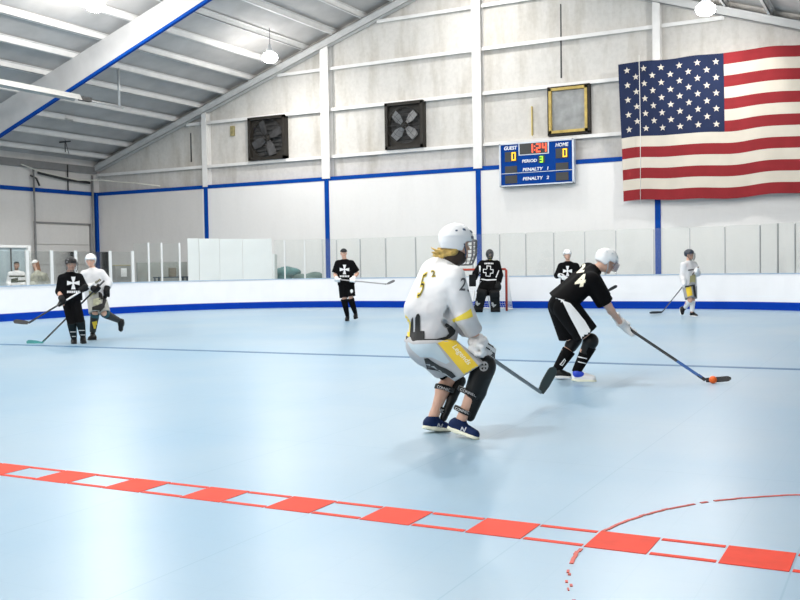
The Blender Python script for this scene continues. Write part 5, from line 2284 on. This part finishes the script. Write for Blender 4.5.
decal('gold_panel', pxpoly((685.5, 288), (691, 286.5), (692.5, 295), (687.5, 297)), shn, gold, .008, 2)
decal('dark_edge', merge2d(pxpoly((692.5, 285.5), (695, 285), (696.5, 297.5), (694.5, 298.5)), pxpoly((685, 286), (695, 284.4), (695, 286), (685, 287.6))), shn, blk, .008, 2)
for s_ in 'RL':
    leg_band('shin_sock', J, s_, .0, .93, .072, .05, white_cloth, root, .016)
    build_shoe(J, s_, root, black_plastic, white_leather, .014, high=True)
    build_glove(J, spec, s_, root, white_leather, .012, 1.1, 1.0)
stick('hockey_stick', butt, heelS, tipS, 'dark stick of the pale-jerseyed player under the flag, blade resting on the floor', mat('brown_shaft', (.10, .085, .075), .4), mat('black_blade', (.012, .012, .014)), None, bh=.085)

# ------------------------------------------------------------------ G: black player on the left
Z = 18.2
spec = dict(z0=Z, J=dict(
    head=(71.3, 264.5, 0), neck=(69.8, 273.5, 0), pelvis=(71.5, 302, 0),
    shR=(61.8, 278.5, -.04), shL=(79.2, 277.5, .05), elR=(59.3, 291.5, .04), wrR=(60.3, 298.5, -.12),
    elL=(84.5, 287.5, .0), wrL=(83.5, 289, -.20),
    hiR=(68, 306, 0), hiL=(76, 306, 0), knR=(71.8, 324, -.08), knL=(80.5, 322.5, -.06),
    anR=(74, 338.5, 0), anL=(83, 336.5, .03), heR=(74, 343, .07), toR=(74.2, 345.2, -.15),
    heL=(82.8, 341.5, .1), toL=(84.5, 344, -.12)))
butt = at(101.5, 279, Z - .12)
heelS = ground(27, 323.2, .05)
tipS = ground(12.5, 322, .06)
heelS = at(28, 323.3, Z - .55)
tipS = at(13, 321, Z - .5)
sd = (heelS - butt).normalized()


def along(px):
    # point on the stick whose image column is px
    lo, hi = 0.0, 1.0
    for _ in range(30):
        m_ = (lo + hi) / 2
        if to_px(butt.lerp(heelS, m_))[0] > px:
            lo = m_
        else:
            hi = m_
    return butt.lerp(heelS, lo)


spec['gr'] = dict(R=(along(61), -sd), L=(along(83.5), -sd))
spec['hax'] = head_axes(-FW * .85 + RT * .5, UP)
J, root = person(spec, 'person in black shirt with white cross emblem and black helmet on the left')
J['wrR'] = spec['gr']['R'][0] + UP * .075 + FW * .05
J['wrL'] = spec['gr']['L'][0] + UP * .05 + FW * .06 + RT * .02
build_body(spec, J, root, .012)
build_helmet(J, spec, root, black_helmet, .011, 1.03, cage=dark_metal, dark=mat('helmet_grey_vent', (.3, .3, .32), .5))
jer = build_top('t_shirt', J, root, black_cloth, .014, .98, sleeve=1.25, hem=-.02, loose=.88, sl_r=(.078, .07))
emblem_shirt(jer, (73.3, 283), 12.5, 12.5)
build_shorts(J, root, black_cloth, .012, 1.0, 1.12, (.098, .072), name='trousers')
for s_ in 'RL':
    so = leg_band('shin_sock', J, s_, -.1, .97, .088, .055, mat('dark_teal_sock', (.006, .012, .014), .8, spec=.15), root, .014)
    x_, y_ = (73, 331.5) if s_ == 'R' else (81.5, 330)
    decal('grey_stripe', merge2d(pxpoly((x_ - 5, y_), (x_ + 5, y_), (x_ + 5, y_ + .8), (x_ - 5, y_ + .8)), pxpoly((x_ - 4, y_ + 4.5), (x_ + 4, y_ + 4.5), (x_ + 4, y_ + 5.3), (x_ - 4, y_ + 5.3))), so, strap_m, .005, 2)
    build_shoe(J, s_, root, black_plastic, black_plastic, .012, high=True)
    build_glove(J, spec, s_, root, mat('black_glove', (.006, .0065, .007), .7, spec=.2), .011, 1.15, 1.0)
stick('hockey_stick', butt, heelS, tipS, 'dark stick with a white middle held across the body of the black-helmeted player', mat('white_shaft', (.62, .62, .62), .4), mat('black_blade', (.012, .012, .014)), mat('yellow_black_tape', (.08, .07, .02), .7), bh=.085, mid=(.50, mat('black_shaft', (.015, .018, .02))))

# ------------------------------------------------------------------ H: white-helmeted skater behind
Z = 19.1
camo = mat('olive_white_camo', (.42, .42, .28), .8, .6, 14)
spec = dict(z0=Z, J=dict(
    head=(90.6, 261, 0), neck=(92.5, 269.5, 0), pelvis=(96.5, 297, 0),
    shR=(84.5, 274.5, -.05), shL=(101, 273.5, .02), elR=(87, 287, -.02), wrR=(95, 289.5, -.18),
    elL=(108.5, 282.5, .02), wrL=(106.8, 289.5, -.1),
    hiR=(94, 300, -.02), hiL=(100, 300, .0), knR=(95, 314, -.14), knL=(104.5, 313.5, -.08),
    anR=(92.5, 333.5, .02), anL=(119, 320.5, .42), heR=(96, 339.5, .02), toR=(87.5, 340.3, -.12),
    heL=(122.5, 319, .48), toL=(121, 332, .44)))
butt = at(104.5, 280.5, Z - .30)
heelS = at(41, 343.6, Z - .72)
tipS = at(26, 342, Z - .70)
sd = (heelS - butt).normalized()
spec['gr'] = dict(R=(along(96), -sd), L=(at(105.5, 293, Z - .14), -UP))
spec['hax'] = head_axes(-FW * .95 + RT * .12, UP)
J, root = person(spec, 'person in pale jersey with a plain white helmet, one leg lifted behind, at the left')
J['wrR'] = spec['gr']['R'][0] + FW * .08 - RT * .03
build_body(spec, J, root, .012)
build_helmet(J, spec, root, white_helmet, .011, 1.03, dark=mat('pale_vent', (.5, .55, .58)))
jer = build_top('jersey', J, root, mat('pale_jersey', (.66, .66, .67)), .014, 1.0, sleeve=1.7, hem=.0, loose=.95)
decal('olive_panel', pxpoly((89, 291), (96, 292), (97, 299), (89, 299.5)), jer, mat('olive_yellow', (.36, .33, .16)), .006, 2)
shn = build_shorts(J, root, mat('beige_shorts', (.42, .41, .36), .8, .2, 9), .014, 1.02, .95, (.125, .11))
decal('black_panels', merge2d(pxpoly((98, 288), (101, 289), (103, 299), (99, 300)), pxpoly((92, 307), (103, 303), (105, 307), (100, 312), (92, 311.5)), pxpoly((104, 292), (108, 296), (104, 308), (102, 305))), shn, blk, .008, 2)
decal('cream_panel', pxpoly((93.5, 299), (100, 297.5), (101, 302), (97, 306), (93, 305)), shn, mat('cream_camo', (.62, .60, .42), .8, .25, 14), .008, 2)
tealb = mat('teal_band', (.01, .07, .09), .7)
for s_ in 'RL':
    g = leg_band('shin_guard', J, s_, .12, .92, .085, .058, mat('black_gold_guard', (.008, .008, .006), .6, .3, 10), root, .014)
    leg_band('teal_band', J, s_, -.02, .14, .082, .082, tealb, g, .012)
    build_shoe(J, s_, root, black_plastic, mat('dark_sole', (.04, .04, .04), .6), .012, high=True)
    build_glove(J, spec, s_, root, mat('black_glove', (.02, .022, .024)), .011, 1.2, 1.2)
g_ = [o for o in root.children if o.name.startswith('shin_guard')]
decal('gold_patch', pxpoly((92, 322), (97, 321), (97, 328), (94, 329)), g_[0], gold, .006, 2)
stick('hockey_stick', butt, heelS, tipS, 'stick with a teal blade resting low in front of the two players on the left', mat('black_shaft', (.015, .018, .02)), mat('teal_blade', (.01, .20, .20), .45), None, bh=.085)

# ------------------------------------------------------------------ D: goalie
Z = 27.9
pad_m = mat('goalie_pad_black', (.008, .0085, .009), .6, .3, 6, spec=.15)
pad_g = mat('goalie_pad_grey', (.42, .42, .42), .55)
spec = dict(z0=Z, J=dict(
    head=(489.8, 254.8, -.05), neck=(489.2, 261, 0), pelvis=(488.6, 283, .02),
    shR=(482.3, 264, 0), shL=(496.6, 264, 0), elR=(475.8, 273.5, -.02), wrR=(473.8, 279.5, -.12),
    elL=(499.8, 275, .0), wrL=(498.3, 283, -.12),
    hiR=(485.6, 285.5, 0), hiL=(491.8, 285.5, 0), knR=(480.8, 296.5, -.14), knL=(494.4, 297, -.14),
    anR=(478.5, 307, -.02), anL=(495, 308, -.02), heR=(478.5, 309.3, .04), toR=(476.5, 310.5, -.18),
    heL=(495, 309.8, .04), toL=(495.5, 311.2, -.18)))
spec['gr'] = dict(R=(at(473.2, 283, Z - .2), -UP), L=(at(498.3, 287, Z - .2), -UP))
spec['hax'] = head_axes(-FW + RT * .05 - UP * .1, UP)
spec['face'] = True
J, root = person(spec, 'goalie in black jersey, mask and wide leg pads standing in front of the red goal')
build_body(spec, J, root, .016)
hf, hu, hr = spec['hax']
H = J['head']
mk = skin('mask', [ell(H + hu * .02 - hf * .01, .115, .14, .145, hr, hf, hu), ell(H + hf * .05 - hu * .08, .08, .09, .07, hr, hf, hu), ell(H + hf * .13 + hu * .0, .065, .06, .055, hr, hf, hu, op='sub')], mat('mask_black', (.02, .022, .024), .35, .4, 9), root, .014, .02)
b_ = MB()
for v in (-.05, -.02, .01, .04):
    b_.tube([H + hr * x * .075 + hf * (.135 - .02 * x * x) + hu * v for x in (-1, -.5, 0, .5, 1)], .005, 5)
for x in (-.6, 0, .6):
    b_.tube([H + hr * x * .075 + hf * (.14 - .02 * x * x) + hu * v for v in (-.06, 0, .05)], .005, 5)
b_.build('cage', mat('cage_steel', (.30, .30, .30)), mk)
decal('yellow_chin', pxpoly((488.8, 257.6), (492.2, 257.6), (491.6, 260), (489.4, 260)), mk, mat('yellow_print', (.80, .62, .06)), .006, 2)
jer = build_top('jersey', J, root, black_cloth, .018, 1.12, sleeve=1.9, hem=.02, loose=1.0, sl_r=(.10, .085), flare=1.1)
decal('cross_outline', merge2d(pxpoly((486.5, 265.5), (491, 265.8), (491, 266.5), (487.4, 266.2), (487.4, 269), (486.5, 269)), pxpoly((490.3, 266.5), (491, 266.5), (491, 269), (493.6, 269.4), (493.4, 272.6), (492.7, 272.6), (492.8, 270), (490.2, 269.7)), pxpoly((483, 268.8), (486.5, 269), (486.5, 269.7), (483.8, 269.6), (483.6, 272), (483, 272)), pxpoly((483, 272), (486.5, 272.4), (486.2, 276.2), (485.5, 276), (485.8, 273), (483, 272.8)), pxpoly((490, 273), (493.4, 272.6), (493.2, 273.4), (490.6, 273.7), (490.4, 276.6), (486, 276.4), (486.1, 275.8), (489.8, 275.9))), jer, white_print, .006, 2)
ps = []
for i in range(6):
    x = 484.5 + i * 1.55
    ps.append(pxpoly((x, 262.6 + abs(i - 2.5) * .1), (x + 1.1, 262.7), (x + 1.1, 264.2), (x, 264.2)))
decal('chest_lettering', merge2d(*ps), jer, white_print, .006, 2)
decal('white_stripes', merge2d(pxpoly((479, 278), (487, 279.4), (496.5, 279), (496.5, 280.2), (487, 280.7), (479, 279.3)), pxpoly((478.5, 281), (487, 282.5), (496.8, 282), (496.8, 283.4), (487, 284), (478.5, 282.4)), pxpoly((479, 265.5), (480.7, 266), (480.6, 272), (479.3, 276.2), (478, 276), (479.2, 271)), pxpoly((498.6, 270), (499.2, 270.4), (496.6, 277.5), (495.4, 277.3))), jer, white_print, .006, 2)
build_shorts(J, root, black_cloth, .018, 1.15, .75, (.15, .15), name='goalie_pants')
for s_ in 'RL':
    kn, an = J['kn' + s_], J['an' + s_]
    to, he = J['to' + s_], J['he' + s_]
    f = -FW
    d = (an - kn).normalized()
    f = (f - d * f.dot(d)).normalized()
    l = d.cross(f)
    g = skin('leg_pad', [bxp((kn + an) / 2 + f * .09 - d * .06, .135, .065, .36, l, f, d, .03, k=.02), bxp(kn + f * .10 - d * .12, .14, .08, .10, l, f, d, .04, k=.02), bxp(an + f * .12 + d * .03, .12, .10, .07, l, f, d, .03, k=.03)], pad_m, root, .018, .02)
    x_, y_ = (477.5, 304) if s_ == 'R' else (493.5, 305.5)
    decal('grey_pad_flash', merge2d(pxpoly((x_ - 3, y_ - 4), (x_ - .2, y_ - 3), (x_ + 1.2, y_ + 1.2), (x_ - .4, y_ + 2)), pxpoly((x_ - 1.8, y_ - 1), (x_ + 2.8, y_ - 1), (x_ + 2.2, y_ + .5), (x_ - 1.8, y_ + .5))), g, pad_g, .006, 2)
    build_shoe(J, s_, root, black_plastic, black_plastic, .016)
b_ = MB()
ax_ = (J['anR'] - J['knR']).normalized()
sm_ = skin('white_pad_edge', [cap(at(474.3, 291, Z - .2), at(473, 301, Z - .2), .03, .03)], white_leather, root, .014, .01)
skin('blocker', [bxp(at(472.5, 280.5, Z - .26), .10, .03, .17, RT, FW, UP, .015), cap(J['wrR'], at(473.2, 282, Z - .2), .06)], pad_m, root, .016, .01)
skin('catch_glove', [ell(at(498, 287, Z - .22), .10, .06, .13, RT, FW, UP), cap(J['wrL'], at(498.3, 286, Z - .2), .065), ell(at(497.3, 287, Z - .33), .06, .06, .08, op='sub')], pad_m, root, .016, .02)

# ------------------------------------------------------------------ spectators behind the glass
Z = 29.2
spec = dict(z0=Z, J=dict(
    head=(16.6, 265.5, 0), neck=(16.4, 271.5, 0), pelvis=(16.5, 292, 0),
    shR=(10.6, 274.2, 0), shL=(22.4, 274.2, 0), elR=(8.6, 283, 0), wrR=(12, 287, -.2),
    elL=(24.6, 283, 0), wrL=(21, 287, -.2),
    hiR=(14, 294, 0), hiL=(19, 294, 0), knR=(14, 307, -.04), knL=(19, 307, -.04),
    anR=(14, 319, 0), anL=(19, 319, 0), heR=(14, 321, .05), toR=(13.5, 321, -.2),
    heL=(19, 321, .05), toL=(19.5, 321, -.2)))
spec['gr'] = dict(R=(at(13.5, 288, Z - .26), -UP), L=(at(19.5, 288, Z - .26), -UP))
spec['hax'] = head_axes(-FW + RT * .2, UP)
spec['skin'] = mat('tan_skin', (.36, .20, .13), .5, .05, 6)
J, root = person(spec, 'person in black and white striped jersey watching from behind the glass at the left edge')
fl_ = min(J['heR'].z, J['toR'].z)
print('spectator foot z', fl_)
build_body(spec, J, root, .016)
H = J['head']
hf, hu, hr = spec['hax']
skin('hair', [ell(H + hu * .035 - hf * .01, .085, .104, .09, hr, hf, hu, clip=[(H + hu * .045, (-hu + hf * .25).normalized())]), ell(H - hu * .09 + hf * .035, .055, .055, .035, hr, hf, hu)], mat('black_hair', (.015, .014, .013), .6, .3, 20), root, .012, .01)
jer = build_top('jersey', J, root, white_cloth, .016, .98, sleeve=1.7, hem=.0, loose=.9)
olv = mat('olive_black', (.07, .08, .05), .8, .3, 12)
decal('dark_stripes', merge2d(pxpoly((9, 275.5), (25, 275.5), (25, 277), (9, 277)), pxpoly((11, 279), (18, 277.5), (18, 282.5), (11, 283)), pxpoly((18, 280.5), (26, 280), (26, 282), (18, 282.2))), jer, olv, .006, 2)
build_shorts(J, root, black_cloth, .02, .95, .9, (.11, .1))
for s_ in 'RL':
    build_shoe(J, s_, root, black_plastic, black_plastic, .018)

Z = 29.4
spec = dict(z0=Z, J=dict(
    head=(35, 263.8, .1), neck=(37, 271.5, .05), pelvis=(42, 291, 0),
    shR=(33.5, 276, 0), shL=(45, 275.5, 0), elR=(32.6, 284, -.05), wrR=(37, 287, -.2),
    elL=(48, 283.5, 0), wrL=(44, 287, -.2),
    hiR=(39.5, 293, 0), hiL=(44.5, 293, 0), knR=(39.5, 306, -.05), knL=(44.5, 306, -.05),
    anR=(39.5, 318, 0), anL=(44.5, 318, 0), heR=(39.5, 320, .05), toR=(39, 320, -.2),
    heL=(44.5, 320, .05), toL=(45, 320, -.2)))
spec['gr'] = dict(R=(at(38.5, 288, Z - .26), -UP), L=(at(43, 288, Z - .26), -UP))
spec['hax'] = head_axes(-FW + RT * -.5 - UP * .2, UP)
J, root = person(spec, 'person in whitish camouflage jersey with long red-brown hair behind the glass at the left')
build_body(spec, J, root, .016)
H = J['head']
hf, hu, hr = spec['hax']
skin('cap', [ell(H + hu * .035, .09, .11, .09, hr, hf, hu, clip=[(H + hu * .035, -hu)]), ell(H + hf * .10 + hu * .045, .07, .07, .012, hr, hf, hu)], white_cloth, root, .012, .01)
skin('hair', [cap(H - hf * .05 + hu * .02, J['neck'] - hf * .08 - UP * .02, .085, .06), cap(H - hf * .02 + hr * .07, J['neck'] + hr * .06 - UP * .05, .035, .03), cap(H - hf * .02 - hr * .07, J['neck'] - hr * .06 - UP * .05, .035, .03)], mat('auburn_hair', (.26, .09, .025), .6, .3, 20), root, .012, .02)
jer = build_top('jersey', J, root, mat('white_camo', (.42, .42, .34), .8, .55, 7), .016, .98, sleeve=1.7, hem=.0, loose=.95)
build_shorts(J, root, black_cloth, .02, .95, .9, (.11, .1))
for s_ in 'RL':
    build_shoe(J, s_, root, black_plastic, black_plastic, .018)

# ------------------------------------------------------------------ light
LP_ = 260.0
for ld in LIGHTS:
    ld.energy = LP_
for o in SC.objects:
    if o.type == 'LIGHT' and o.parent.location.y > 28:
        o.data.energy = 170
    if o.type == 'LIGHT' and o.data.type == 'POINT':
        o.data.energy = 350 if o.parent.location.y < 28 else 120
w = bpy.data.worlds.new('world')
SC.world = w
w.use_nodes = True
w.node_tree.nodes['Background'].inputs[0].default_value = (.5, .52, .55, 1)
w.node_tree.nodes['Background'].inputs[1].default_value = .3
vs_ = SC.view_settings
vs_.view_transform = 'Standard'
vs_.look = 'None'
vs_.gamma = 1
vs_.use_curve_mapping = False
vs_.exposure = -0.1
